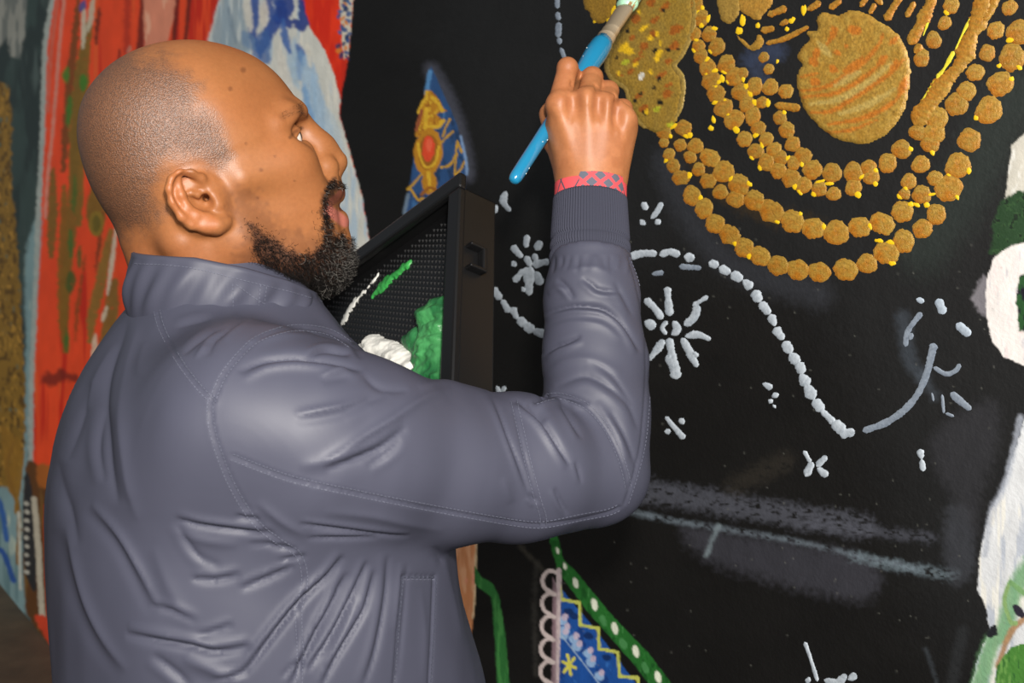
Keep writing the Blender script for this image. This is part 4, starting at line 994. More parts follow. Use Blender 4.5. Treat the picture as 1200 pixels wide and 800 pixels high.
for q in 'imrp':
    fb.chain(fingers[q], rad[q], 0.004)
    fb.ell(MCP[q] + np.array([0, -0.0055, 0.002]), (.0085, .0085, .0085), k=0.010)                  # knuckle
    fb.ell(fingers[q][1] + np.array([0, -0.002, 0.0015]), (.0088, .0088, .0088), k=0.004)
    fb.cone(car[q] + [0, -.0135, 0], MCP[q] + [0, -.0105, -.004], 0.0012, .0014, 0.009)              # tendon
for a, b in (('i', 'm'), ('m', 'r'), ('r', 'p')):                                                # hollows between the knuckles
    m_ = (MCP[a] + MCP[b]) / 2
    fb.ell(m_ + np.array([0, -.0165, .003]), (.004, .006, .014), k=0.010, sub=True)
    fb.cone(m_ + [0, -.010, .012], m_ + [0, .006, .020], .0022, .0022, 0.004, sub=True)
thumb = [P(668, 198, 1.018), P(650, 162, 1.030), P(646, 134, 1.042), P(655, 114, 1.062)]
fb.chain(thumb, (.0150, .0120, .0105, .0085), 0.008)
Vr, Qr = surface_nets(fb.F, fb.lo, fb.h)
Vr = relax(Vr, Qr, 1, 0.4)
hxr, hyr = proj(Vr)
nza = noise3(Vr * 120, 11); nzb = noise3(Vr * 40, 12)
Cr = np.ones((len(Vr), 3)) * lin((168, 108, 68))
Cr = skin_mix(Cr, 0.5 * smooth(.4, .75, nzb), (158, 96, 60)); Cr = skin_mix(Cr, 0.3 * smooth(.5, .8, nza), (190, 126, 84))
for q in 'imrp':
    for jn in (0, 1):
        dd = np.linalg.norm(Vr - fingers[q][jn], axis=1); Cr = skin_mix(Cr, 0.45 * (1 - smooth(.008, .017, dd)), (146, 84, 52))
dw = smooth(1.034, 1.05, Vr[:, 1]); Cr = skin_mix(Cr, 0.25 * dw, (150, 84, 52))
Cr = np.hstack([Cr, np.full((len(Cr), 1), 0.02)])

# ------------------------------------------------------------------ tray placement (needed for the left hand)
T0 = P(540, 211, 1.10)                                  # near upper corner of the rim
TE1 = np.array([-0.64, 0.615, -0.46]); TE1 /= np.linalg.norm(TE1)
TE2 = np.array([0.0, -0.6, -0.8]); TE2 -= TE1 * (TE1 @ TE2); TE2 /= np.linalg.norm(TE2)
TO = np.cross(TE1, TE2); TO /= np.linalg.norm(TO)        # opening of the tray (towards the man)
T_A, T_B, T_D = 0.32, 0.27, 0.052
def TP(a, b, o): return T0 + TE1 * a + TE2 * b + TO * o

# ------------------------------------------------------------------ torso frame
B_YAW = math.radians(28)
BF = np.array([math.cos(B_YAW), math.sin(B_YAW), 0]); BL = np.array([-math.sin(B_YAW), math.cos(B_YAW), 0]); BU = np.array([0, 0, 1.0])
SR = P(322, 505, 0.735); EL = P(692, 548, 0.885)
SL = SR + 0.36 * BL; LH = TP(0.17, 0.17, -T_D - 0.022); LE = np.array([-0.25, 1.135, 1.01])
zt = [0.70, 0.80, 1.00, 1.10, 1.195, 1.25, 1.29, 1.325, 1.35, 1.375, 1.39]
ta = [0.166, 0.170, 0.175, 0.163, 0.162, 0.146, 0.108, 0.088, 0.070, 0.045, 0.02]
tb = [0.192, 0.192, 0.195, 0.195, 0.190, 0.172, 0.132, 0.084, 0.060, 0.045, 0.02]
tcx = [-0.200, -0.202, -0.205, -0.219, -0.224, -0.228, -0.246, -0.246, -0.246, -0.246, -0.246]
tcy = [0.885, 0.885, 0.882, 0.880, 0.880, 0.880, 0.880, 0.880, 0.881, 0.882, 0.882]
_zf = np.linspace(0.70, 1.39, 70)
def _sm(t):
    y = np.interp(_zf, zt, t); y = np.concatenate([y[:1].repeat(3), y, y[-1:].repeat(3)])
    return np.convolve(y, np.ones(7) / 7, 'valid')
ta, tb, tcx, tcy = _sm(ta), _sm(tb), _sm(tcx), _sm(tcy); zt = _zf
def torso(f, grow=0.0, lo=0.70, k=0.02):
    s, X, Y, Z = f.window((-0.52, 0.62, lo - .02), (0.12, 1.2, 1.42))
    zz_ = Z.ravel(); a = (np.interp(zz_, zt, ta) + grow); b = (np.interp(zz_, zt, tb) + grow)
    cx = np.interp(zz_, zt, tcx); cy = np.interp(zz_, zt, tcy)
    for arr in (a, b): arr[:] = np.maximum(arr, 0.006)
    dx = X - cx[None, None, :]; dy = Y - cy[None, None, :]
    xl = dx * BF[0] + dy * BF[1]; yl = dx * BL[0] + dy * BL[1]
    e = 2.25
    d = ((np.abs(xl) / a) ** e + (np.abs(yl) / b) ** e) ** (1 / e)
    d = (d - 1) * np.minimum(a, b)[None, None, :]
    d = np.maximum(d, lo - Z)
    f.merge(s, d.astype(np.float32), k)

# ------------------------------------------------------------------ the rest of the body, under the clothes
fu = Field((-0.5, 0.6, 0.0), (0.2, 1.3, 1.42), 0.007)
torso(fu, -0.022, 0.80)
fu.chain([SR + BL * .02, EL, P(692, 320, .975)], (.052, .038, .029), 0.02)
fu.chain([SL - BL * .02, LE, LH - (LH - LE) * 0.25], (.050, .040, .028), 0.02)
hips = np.array([-0.19, 0.912, 0.80])
for s_ in (-1, 1):
    hp = hips + BL * 0.085 * s_
    fu.chain([hp, hp + BF * .02 + [0, 0, -.37], hp + BF * -.01 + [0, 0, -.74]], (.082, .055, .038), 0.03)
    fu.chain([hp + BF * -.01 + [0, 0, -.75], hp + BF * .12 + [0, 0, -.77]], (.034, .026), 0.02)
fu.cone(hips + [0, 0, .02], hips + [0, 0, .1], .11, .12, 0.04)
Vu, Qu = surface_nets(fu.F, fu.lo, fu.h)
Cu = np.hstack([np.ones((len(Vu), 3)) * lin((176, 112, 70)), np.full((len(Vu), 1), 0.02)])
# left hand, flat under the tray
fl2 = Field(LH - 0.17, LH + 0.17, 0.0022)
up2 = -TE2; side2 = TE1
wl = LH + TE2 * 0.06 - TO * 0.006
for k, (o_, L_) in enumerate([(-.030, .070), (-.010, .080), (.010, .076), (.028, .060)]):
    kn = LH + side2 * o_ + up2 * 0.03 - TO * .004
    fl2.cone(wl + side2 * o_ * .5, kn, .015, .0115, .014)
    tipf = kn + up2 * L_ * .55 + TO * .006
    fl2.chain([kn, tipf, tipf + up2 * L_ * .45 + TO * .002], (.0105, .0092, .0075), .004)
fl2.chain([wl + side2 * -.02, LH + side2 * -.052 + TE2 * .02, LH + side2 * -.070 - TE2 * .012 + TO * .006], (.015, .012, .009), .008)
fl2.cone(wl, LH - (LH - LE) * .30, .025, .028, .02)
Vl, Ql = surface_nets(fl2.F, fl2.lo, fl2.h)
Cl = np.hstack([np.ones((len(Vl), 3)) * lin((190, 122, 80)), np.full((len(Vl), 1), 0.02)])

VV = [head_parts[0], Vr, Vu, Vl]; QQ = [head_parts[1], Qr, Qu, Ql]; CCs = [head_parts[2], Cr, Cu, Cl]
off = np.cumsum([0] + [len(v) for v in VV])
person = mesh_obj('person', np.vstack(VV), np.vstack([q + o for q, o in zip(QQ, off)]), M_skin, color=np.vstack(CCs))
tag(person, 'bearded bald person in grey-blue zip jacket painting the wall with a brush', 'person')
bvh_head = BVHTree.FromPolygons([tuple(v) for v in head_parts[0]], [tuple(q) for q in head_parts[1]])

# eyes
M_eye = material('eye', rough=0.12, spec=0.6, attr=True, coat=0.3)
def eyeball(cl):
    n, m = 20, 28; V = []; C = []
    for i in range(n + 1):
        t = math.pi * i / n
        for k in range(m):
            a = 2 * math.pi * k / m
            V.append((math.cos(t), math.sin(t) * math.cos(a), math.sin(t) * math.sin(a)))
            C.append(lin((18, 12, 10)) if t < 0.27 else lin((58, 34, 22)) if t < 0.66 else lin((216, 204, 194)))
    F = [[i * m + k, i * m + (k + 1) % m, (i + 1) * m + (k + 1) % m, (i + 1) * m + k] for i in range(n) for k in range(m)]
    return mesh_obj('eye', H2W(np.array(V) * 0.0124 + cl), F, M_eye, person, color=np.array(C))
eyeball(EYE); eyeball(EYE * [1, -1, 1])
# teeth behind the lips
M_teeth = material('teeth', (226, 214, 196), 0.3)
tv, tf = tube([H2W(HL(386, 239, s * .016) + [(-.006 if abs(s) > .9 else 0), 0, .001]) for s in (-1, -.5, 0, .5, 1)], .0035, 8)
mesh_obj('teeth', tv, tf, M_teeth, person)
# ------------------------------------------------------------------ jacket
HJ = 0.0021
fj = Field((-0.47, 0.60, 0.72), (0.17, 1.26, 1.42), HJ)
torso(fj, 0.0, 0.74, 0.01)
shoulder_in = SR + BL * 0.05 + np.array([-.02, 0, 0.012])
fj.cone(np.array([-0.262, 0.850, 1.268]), SR + BL * .012 + [-.016, 0, .002], 0.034, 0.058, 0.03)
fj.cone(SR + BL * .03 + [-.022, 0, 0], P(370, 515, .757), 0.069, 0.0685, 0.05)
fj.chain([P(370, 515, .757), P(420, 525, .772), P(520, 545, .815), P(610, 547, .850), P(686, 548, .884)], (0.0685, 0.066, 0.0605, 0.0570, 0.0485), 0.012)
fj.chain([P(696, 540, .886), P(698, 480, .905), P(697, 420, .930), P(694, 350, .955), P(692, 308, .968)], (0.0455, 0.0455, 0.0445, 0.0415, 0.0370), 0.012)
fj.cone(P(712, 556, .884), P(703, 520, .890), 0.030, 0.036, 0.02)
SLn = SL - BL * .012
fj.cone(np.array([-0.30, 0.92, 1.305]), SLn, 0.036, 0.060, 0.04)
fj.chain([SLn, LE, LH - (LH - LE) * 0.34], (0.070, 0.056, 0.040), 0.022)
def cut(c, ax, rad=.07):          # sleeve ends flat, inside the knitted cuff
    s, X, Y, Z = fj.window(c - rad, c + rad)
    fj.F[s] = np.maximum(fj.F[s], ((X - c[0]) * ax[0] + (Y - c[1]) * ax[1] + (Z - c[2]) * ax[2]).astype(np.float32))
ax_r = P(691.5, 234, .998) - P(691.5, 312, .968); ax_r /= np.linalg.norm(ax_r)
cut(P(691.5, 301, .972), ax_r)
ax_l = (LH - LE) / np.linalg.norm(LH - LE); cut(LH - (LH - LE) * 0.37, ax_l)
Vj, Qj = surface_nets(fj.F, fj.lo, HJ)
Vj = relax(Vj, Qj, 3, 0.5)

def project_visible(V, N):
    x, y = proj(V); d = V[:, 1]
    cx = np.clip((x / 3).astype(int), 0, 420); cy = np.clip((y / 3).astype(int), 0, 330)
    zb = np.full((421, 331), 9.0); np.minimum.at(zb, (cx, cy), d)
    view = V - CAM; view /= np.linalg.norm(view, axis=1)[:, None]
    facing = -(N * view).sum(1)
    return x, y, (d < zb[cx, cy] + 0.022) & (facing > -0.15), facing

Nj = vnormals(Vj, Qj)
jx, jy, vis, fac = project_visible(Vj, Nj)
disp = np.zeros(len(Vj))
def fold(pts, amp, w, asym=0.0, taper=True):
    """crease (amp < 0) or ridge (amp > 0) along a line on the cloth; asym adds a bulge on one side"""
    p = spline(pts, 5) if len(pts) > 2 else np.asarray(pts, float)
    m = vis & (jx > p[:, 0].min() - 5 * w) & (jx < p[:, 0].max() + 5 * w) & (jy > p[:, 1].min() - 5 * w) & (jy < p[:, 1].max() + 5 * w)
    if not m.any(): return
    d, sd, t = seg_dist(jx[m], jy[m], p)
    end = np.sin(np.pi * np.clip(t, 0, 1)) ** 0.6 if taper else 1.0
    w = w * 0.68; pr = np.exp(-np.abs(d / w) ** 1.4)
    if asym: pr = pr - 0.75 * abs(asym) * np.exp(-((d * sd * np.sign(asym) - 2.2 * w) / (1.5 * w)) ** 2)
    disp[np.nonzero(m)[0]] += amp * pr * end
mm = 0.001
folds = [
 # back, left side
 ([(146, 371), (128, 427), (122, 476), (126, 540), (138, 590)], -4.5 * mm, 9, -.6), ([(106, 448), (94, 490), (76, 540)], -3 * mm, 8, .5), ([(120, 476), (112, 525), (120, 565)], -2.6 * mm, 6, .6),
 ([(158, 380), (150, 430), (142, 490), (150, 560), (163, 610)], 3.2 * mm, 11, 0), ([(105, 590), (140, 627), (165, 668), (190, 715)], 3.6 * mm, 7, .7), ([(73, 615), (98, 695), (123, 747), (152, 784)], 3.4 * mm, 8, .7),
 ([(66, 540), (72, 580), (90, 640)], -2.5 * mm, 8, .4), ([(180, 640), (200, 690), (230, 740)], 1.6 * mm, 12, .4), ([(130, 400), (112, 440), (98, 480)], 2.2 * mm, 7, 0), ([(170, 400), (160, 440)], 1.8 * mm, 9, 0),
 # across the back, below the shoulder blade
 ([(205, 608), (230, 616), (257, 621), (290, 626), (318, 627)], -5.5 * mm, 4.2, -.55), ([(205, 622), (240, 634), (280, 640)], 2.2 * mm, 8, 0), ([(225, 678), (253, 680), (282, 674)], -4.5 * mm, 4.5, -.6), ([(150, 742), (175, 747), (200, 752), (225, 757), (247, 763), (270, 762), (295, 757)], -8 * mm, 5.5, -.6),
 ([(281, 691), (317, 677), (345, 664)], -4.5 * mm, 4.5, -.5), ([(178, 708), (205, 716), (230, 728)], -3.6 * mm, 4.5, -.5), ([(232, 744), (255, 738), (274, 731)], -3.2 * mm, 4, -.5), ([(275, 607), (288, 610), (302, 611)], -3.5 * mm, 3.5, -.5),
 ([(205, 610), (230, 650), (258, 664)], -2.4 * mm, 5, .4), ([(290, 640), (320, 640), (340, 646)], -2.5 * mm, 4, -.4), ([(318, 645), (330, 642), (346, 646)], -2 * mm, 3.5, -.4), ([(325, 660), (340, 655), (360, 652)], -3 * mm, 3.5, -.4),
 ([(215, 770), (250, 784), (285, 800)], 3 * mm, 10, .5), ([(250, 797), (280, 790), (290, 780)], -5 * mm, 4, -.4), ([(180, 765), (205, 785), (225, 805)], -3.5 * mm, 6, .5),
 # folds fanning out below the armhole
 ([(404, 652), (385, 676), (352, 706), (320, 745), (284, 792)], -8.5 * mm, 5, .7), ([(408, 672), (390, 705), (364, 757), (340, 805)], -6.5 * mm, 4.5, .6), ([(432, 658), (412, 700), (388, 747), (360, 787)], -6.5 * mm, 4, .6), ([(440, 668), (430, 705), (423, 722), (395, 770), (377, 805)], -6 * mm, 4, .6),
 ([(395, 690), (370, 735)], 3 * mm, 6, 0), ([(420, 700), (395, 752), (380, 780)], 3 * mm, 5, 0), ([(345, 790), (354, 782), (346, 778), (330, 795)], -3 * mm, 3, 0), ([(455, 650), (452, 700), (440, 760), (425, 805)], -4 * mm, 5, .6), ([(470, 660), (462, 740)], 2.0 * mm, 6, 0),
 # yoke and shoulder
 ([(266, 380), (236, 394), (213, 414)], -3.0 * mm, 4, .6), ([(284, 374), (252, 395), (242, 416)], -3.4 * mm, 4, .6), ([(250, 372), (222, 378), (205, 384)], -2.2 * mm, 4, .5), ([(300, 372), (275, 384), (262, 398)], 2.0 * mm, 5, 0), ([(240, 402), (228, 418)], 1.8 * mm, 4, 0),
 ([(280, 436), (296, 427), (313, 421), (340, 419), (365, 421), (395, 424), (425, 434)], -6.0 * mm, 5.5, .7), ([(362, 418), (374, 411), (388, 409), (412, 414)], -4.5 * mm, 3.5, -.6), ([(375, 441), (390, 437), (408, 432)], 3 * mm, 5, .6), ([(345, 486), (390, 478), (430, 468)], 2.8 * mm, 6, .6), ([(350, 547), (400, 536), (445, 516)], 2.4 * mm, 9, .5),
 ([(395, 378), (412, 398), (424, 420)], -2.5 * mm, 4, .5), ([(290, 400), (330, 392), (370, 392)], 2.0 * mm, 6, 0),
 # upper arm
 ([(378, 543), (402, 527), (425, 511), (460, 490), (495, 468), (528, 456)], 4.6 * mm, 9, 0), ([(380, 550), (410, 540), (443, 526), (462, 512), (476, 501)], -5.2 * mm, 6, -.4), ([(430, 547), (455, 530), (470, 515)], -2.6 * mm, 5, .4), ([(400, 480), (430, 470), (455, 462)], -2.4 * mm, 7, .4),
 ([(425, 438), (445, 455), (478, 458)], -3.0 * mm, 6, 0), ([(490, 455), (520, 448), (550, 452), (575, 462)], 3.5 * mm, 9, 0),
 ([(350, 614), (395, 620), (442, 626), (480, 628)], -4.5 * mm, 3.0, -.6), ([(360, 631), (400, 631), (445, 631)], -3.5 * mm, 3.0, -.6), ([(300, 590), (330, 612), (360, 628)], 2.0 * mm, 7, 0), ([(380, 600), (440, 606), (520, 622)], 1.8 * mm, 8, 0),
 # elbow
 ([(577, 461), (588, 485), (598, 512), (612, 552), (622, 582)], -3.2 * mm, 3.6, .8), ([(604, 467), (620, 478), (634, 490), (646, 507), (657, 526), (668, 546)], -6.5 * mm, 4.2, .7), ([(618, 470), (630, 480), (640, 492)], -6 * mm, 6, 0), ([(673, 540), (677, 552), (680, 565)], -2.5 * mm, 3, .5), ([(650, 572), (657, 588), (664, 602)], -3.4 * mm, 3.2, .6), ([(620, 580), (630, 590)], -4 * mm, 3, .5),
 ([(655, 470), (666, 488), (680, 515)], -3.6 * mm, 4, .6), ([(640, 462), (660, 470), (672, 482)], 3 * mm, 5, 0), ([(590, 560), (600, 590)], 1.4 * mm, 8, 0), ([(700, 470), (722, 505), (735, 540)], 2.4 * mm, 6, .5), ([(715, 480), (735, 515), (746, 548)], -2.6 * mm, 5, .5),
 ([(624, 470), (642, 464), (664, 464), (690, 472)], -5.5 * mm, 4.5, .6),
 # forearm
 ([(640, 368), (658, 362), (674, 359), (700, 360), (716, 366), (730, 377), (742, 394), (751, 412)], -6.5 * mm, 4, .8), ([(636, 416), (650, 406), (662, 401), (680, 393)], -5 * mm, 3.8, .7), ([(655, 328), (664, 336), (673, 350)], -3.4 * mm, 3.5, .6), ([(682, 326), (692, 333), (703, 340), (728, 342)], -3.8 * mm, 4, .6), ([(645, 345), (655, 340), (668, 338)], 2.2 * mm, 5, 0),
 ([(640, 388), (670, 378), (705, 380), (730, 398)], 2.6 * mm, 7, 0), ([(636, 440), (660, 424), (690, 420), (730, 436)], 2.4 * mm, 9, 0), ([(650, 452), (690, 440), (735, 470), (750, 505)], -3.0 * mm, 6, .6), ([(690, 420), (720, 440), (745, 475)], -2.2 * mm, 5, .5), ([(720, 330), (732, 350), (742, 370)], -2.2 * mm, 4, .5),
 ([(655, 310), (670, 318), (690, 314), (720, 320)], 1.6 * mm, 5, 0),
 # front panel under the arm
 ([(478, 660), (474, 720), (466, 800)], -2.0 * mm, 4, .4), ([(520, 650), (530, 690), (542, 750)], 1.8 * mm, 8, 0), ([(495, 690), (500, 740), (498, 800)], 1.2 * mm, 8, 0), ([(508, 640), (520, 660)], -2 * mm, 4, .4),
]
for f_ in folds: fold(f_[0], f_[1] * .85, *f_[2:])
# seams: a flat welt with a fine groove
def welt(pts, w=9, h=0.8 * mm, groove=True):
    fold(pts, h, w * .62, 0, False)
    if groove: fold(pts, -2.0 * mm, 2.6, 0, False)
seams = {'yoke': [(184, 362), (188, 380), (198, 402), (215, 430), (232, 452), (249, 470)], 'armhole_back': [(248, 462), (247, 490), (255, 525), (274, 572), (300, 612), (330, 636), (350, 650), (357, 680), (350, 720), (352, 770), (350, 806)],
         'armhole_top': [(249, 470), (262, 440), (285, 412), (305, 396), (340, 385), (372, 386), (392, 392), (412, 405)], 'sleeve_lower': [(272, 535), (310, 550), (350, 563), (420, 578), (480, 590), (550, 603), (610, 613), (640, 614), (680, 606), (712, 600), (726, 594)],
         'elbow': [(602, 470), (610, 505), (619, 545), (630, 585), (636, 604), (636, 616)], 'forearm': [(628, 470), (650, 464), (668, 467), (690, 478), (708, 498), (722, 524), (732, 552), (736, 572)], 'forearm_side': [(734, 303), (744, 330), (752, 370), (757, 420), (757, 470), (752, 520), (742, 560), (732, 590)]}
for k, p in seams.items(): welt(p)
for p in ([(472, 676), (511, 676)], [(472, 676), (468, 720), (462, 806)], [(511, 677), (509, 730), (505, 806)]): fold(p, -2.0 * mm, 2.6, 0, False)
for k in range(10): fold([(652 + 9 * k, 300), (651 + 9.2 * k + rng.normal(0, 2), 312 + rng.random() * 10)], rng.choice([-1.8, -1.3, 1.2]) * mm, 3.2, 0)
# gentle large drape everywhere, finer wrinkles away from the seams
disp += (noise3(Vj * np.array([16, 16, 9]), 21) - 0.5) * 0.006 + (noise3(Vj * np.array([40, 40, 22]) + 3, 22) - 0.5) * 0.0018
Vj = Vj + Nj * disp[:, None]
Vj = relax(Vj, Qj, 1, 0.2)

def fabric_material():
    m = material('jacket_nylon', (69, 70, 84), 0.52, spec=0.34, bumps=[(2200, 0.08, 0.0004)], mottle=(14, 0.05))
    return m
M_jacket = fabric_material()
M_stitch = material('stitch_thread', (86, 88, 103), 0.7)
M_dark_thread = material('seam_thread', (62, 64, 78), 0.7)
jacket = mesh_obj('jacket', Vj, Qj, M_jacket, person, label='grey-blue nylon jacket with stitched seams')
bvh_j = BVHTree.FromPolygons([tuple(v) for v in Vj], [tuple(q) for q in Qj])
def on_surface(bvh, x, y, lift=0.0004):
    d = Vector(((x - CX) / FPX, 1, -(y - HY) / FPX)).normalized()
    loc, n, i, dist = bvh.ray_cast(Vector(CAM), d)
    if loc is None: return None
    if n.dot(d) > 0: n = -n
    return np.array(loc) + np.array(n) * lift, np.array(n)
def stitches(pts, bvh, name='stitching', step=4.6, dash=2.9, th=0.0003, mat=None, parent=None, offset=0.0):
    p = spline(pts, 10) if len(pts) > 2 else np.asarray(pts, float)
    if offset:
        T = np.gradient(p, axis=0); T /= np.linalg.norm(T, axis=1)[:, None]; p = p + np.stack([-T[:, 1], T[:, 0]], 1) * offset
    r = resample(p, step); parts = []
    for i in range(len(r) - 1):
        e = (r[i + 1] - r[i]) / max(np.linalg.norm(r[i + 1] - r[i]), 1e-6)
        a = on_surface(bvh, *(r[i])); b = on_surface(bvh, *(r[i] + e * dash))
        if a is None or b is None or np.linalg.norm(a[0] - b[0]) > 0.006: continue
        ax0 = b[0] - a[0]; L_ = np.linalg.norm(ax0)
        if L_ < 1e-5: continue
        ax0 /= L_; ax1 = np.cross(a[1], ax0); ax1 /= np.linalg.norm(ax1) + 1e-9; ax2 = np.cross(ax0, ax1)
        parts.append(box_mesh((a[0] + b[0]) / 2, (ax0, ax1, ax2), (L_ / 2, th, th * .8)))
    if not parts: return
    v, f = join(parts)
    return mesh_obj(name, v, f, mat or M_stitch, parent or jacket, shade=False, kind='stuff')
for k, p in seams.items():
    if k == 'forearm_side': stitches(p, bvh_j, offset=-4); continue
    stitches(p, bvh_j, offset=3.6); stitches(p, bvh_j, offset=-3.6)
# pocket on the front panel
for p in ([(472, 676), (510, 676)], [(472, 676), (468, 720), (462, 800)], [(511, 677), (509, 730), (505, 800)]): stitches(p, bvh_j, mat=M_dark_thread, th=.0006)
stitches([(472, 679), (511, 679)], bvh_j)

# --- stand-up collar
col_c = np.array([-0.2455, 0.882, 0.0])
def collar_ring(v, na=160):
    """v = 0 lower edge .. 1 upper edge; open at the front"""
    t = np.linspace(-math.pi + 0.16, math.pi - 0.16, na)           # 0 = nape, +-pi = throat
    fwd = -np.cos(t); lat = np.sin(t)                               # +lat = left
    a = 0.0805 - 0.003 * v; b = 0.0715 - 0.004 * v
    xl = a * fwd + 0.004 * (1 - v) * 0; yl = b * lat
    fr = (fwd + 1) / 2
    zb = np.interp(fr, [0, .25, .5, .75, 1], [1.330, 1.332, 1.332, 1.327, 1.308])
    ztop = np.interp(fr, [0, .25, .5, .75, 1], [1.3815, 1.380, 1.371, 1.358, 1.341])
    z = zb * (1 - v) + ztop * v
    ruff = 0.0016 * np.sin(t * 9 + v * 5) * np.sin(math.pi * v) + 0.0012 * np.sin(t * 23 + 7 * v) * np.sin(math.pi * v) + 0.0022 * (v > .9) * 0
    bul = 0.004 * math.sin(math.pi * min(v * 1.05, 1)) + ruff
    xl = xl + bul * fwd; yl = yl + bul * lat
    return col_c + xl[:, None] * BF + yl[:, None] * BL + np.stack([0 * z, 0 * z, z], 1)
rows = []; vs = np.linspace(-0.55, 1, 30)
for v in vs: rows.append(collar_ring(v))
cen = col_c + np.array([0, 0, 1.35])
inner = []
for v in vs[::-1]:
    r = collar_ring(v); dcen = r - cen; dcen[:, 2] = 0
    dcen /= np.linalg.norm(dcen, axis=1)[:, None]
    inner.append(r - dcen * 0.0042)
rim = [(rows[-1] + inner[0]) / 2 + [0, 0, 0.0012]]
G = np.array(rows + rim + inner); nr_, na_ = G.shape[:2]
i = np.arange(nr_ * na_).reshape(nr_, na_)
Qc = np.stack([i[:-1, :-1], i[:-1, 1:], i[1:, 1:], i[1:, :-1]], -1).reshape(-1, 4)
ends = [[int(i[a, e]), int(i[a + 1, e]), int(i[nr_ - 2 - a, e]), int(i[nr_ - 1 - a, e])] for e in (0, na_ - 1) for a in range(nr_ // 2 - 1)]
Qc = np.vstack([Qc, np.array(ends)])
collar = mesh_obj('collar', G.reshape(-1, 3), Qc, M_jacket, jacket)
bvh_c = BVHTree.FromPolygons([tuple(v) for v in G.reshape(-1, 3)], [tuple(q) for q in Qc])
for p in ([(158, 309), (200, 311), (240, 317), (290, 330), (340, 342), (392, 358)], [(273, 333), (273, 366)], [(305, 334), (302, 370)], [(312, 336), (308, 368)], [(277, 334), (300, 350), (330, 368)]):
    stitches(p, bvh_c)
M_metal = material('snap_metal', (200, 190, 176), 0.25, metal=1.0)
sp = on_surface(bvh_c, 333, 366, 0.0008) or on_surface(bvh_j, 333, 368, 0.0008)
sv, sf = tube([sp[0], sp[0] + sp[1] * .0016], [.0032, .0024], 12); mesh_obj('snap_button', sv, sf, M_metal, jacket)

# --- knitted cuff
def cuff(c0, c1, r0, r1, name, ribs=84):
    ax = (c1 - c0); Lc = np.linalg.norm(ax); ax /= Lc
    s = np.cross(ax, [0, 1, 0]); s /= np.linalg.norm(s); t_ = np.cross(s, ax)
    n = ribs * 6; a = np.linspace(0, 2 * math.pi, n, endpoint=False)
    vs_ = np.linspace(0, 1, 34); V = []
    prof = [(v, 1.0) for v in vs_] + [(1.0, .93), (.8, .90)]
    for v, f_ in prof:
        rr_ = (r0 + (r1 - r0) * v) * f_ * (1 + 0.035 * (math.exp(-((v - .30) / .05) ** 2)) * 0 - 0.05 * math.exp(-((v - .36) / .025) ** 2) - 0.05 * math.exp(-((v - .20) / .025) ** 2) - .05 * math.exp(-(v / .05) ** 2))
        rib = 1 + 0.014 * np.cos(a * ribs) * (f_ == 1.0)
        V.append(c0 + ax * Lc * v + (rr_ * rib)[:, None] * (np.cos(a)[:, None] * s + 0.93 * np.sin(a)[:, None] * t_))
    V = np.array(V); k, n = V.shape[:2]; i = np.arange(k * n).reshape(k, n); j = np.roll(i, -1, 1)
    Q = np.stack([i[:-1], j[:-1], j[1:], i[1:]], -1).reshape(-1, 4)
    return mesh_obj(name, V.reshape(-1, 3), Q, M_knit, jacket)
M_knit = material('knit_cuff', (58, 59, 71), 0.85, spec=0.2, bumps=[(1600, 0.3, 0.0006)])
cuff(P(691.5, 312, .968), P(691.5, 234, .998), 0.0390, 0.0358, 'knit_cuff')
cl_ax = (LH - LE) / np.linalg.norm(LH - LE); cl0 = LH - (LH - LE) * 0.40
cuff(cl0, cl0 + cl_ax * .06, 0.041, 0.035, 'knit_cuff')
# shirt cuff
M_shirt = bpy.data.materials.new('plaid_shirt'); M_shirt.use_nodes = True
def plaid(m):
    nt = m.node_tree; bs = nt.nodes['Principled BSDF']; bs.inputs['Roughness'].default_value = .8
    at = nt.nodes.new('ShaderNodeAttribute'); at.attribute_name = 'paint'; nt.links.new(at.outputs['Color'], bs.inputs['Base Color'])
plaid(M_shirt)
c0 = P(691.5, 242, .996); c1 = P(692, 218, 1.003); n = 480; V = []; C = []
a = np.linspace(0, 2 * math.pi, n, endpoint=False)
axs = (c1 - c0) / np.linalg.norm(c1 - c0); s1 = np.array([1.0, 0, 0]); s1 -= axs * (s1 @ axs); s1 /= np.linalg.norm(s1); s2 = np.cross(s1, axs)
for j, (v, f_) in enumerate([(x, 1.0) for x in np.linspace(0, 1, 40)] + [(1.0, .96), (.6, .94)]):
    # the placket edge stands higher on the back of the wrist
    lift = 0.0045 * (1 - smooth(0.66, 0.72, np.abs(((a - (math.pi * .5 - .32) + math.pi) % (2 * math.pi)) - math.pi)))
    edge_h = (0.0 + lift) * v
    V.append(c0 + axs * (np.linalg.norm(c1 - c0) * v + edge_h)[:, None] * 1.0 + (0.0352 * f_ * (1 + .015 * np.sin(a * 3)))[:, None] * (np.cos(a)[:, None] * s1 + .92 * np.sin(a)[:, None] * s2))
    uu = a * .0345; vv = v * .024 + lift * v
    p1 = ((uu + vv) / .0165) % 1.0; p2 = ((uu - vv) / .0165) % 1.0
    on_pl = lift > 0.002
    pink = lin((214, 74, 80)); grey = lin((88, 90, 102)); dk = lin((70, 70, 84))
    g = ((p1 > .70) | (p2 > .70))[:, None]
    base_c = np.where(on_pl[:, None], np.where(g, pink, grey), pink)
    thin = ((np.abs(((uu + .5 * vv) / .022) % 1.0 - .5) < .04) | (np.abs(((uu - .5 * vv) / .022) % 1.0 - .5) < .04))[:, None]
    C.append(np.where(thin & ~on_pl[:, None], dk, base_c))
V = np.array(V); C = np.array(C).reshape(-1, 3); k = len(V); i = np.arange(k * n).reshape(k, n); jn = np.roll(i, -1, 1)
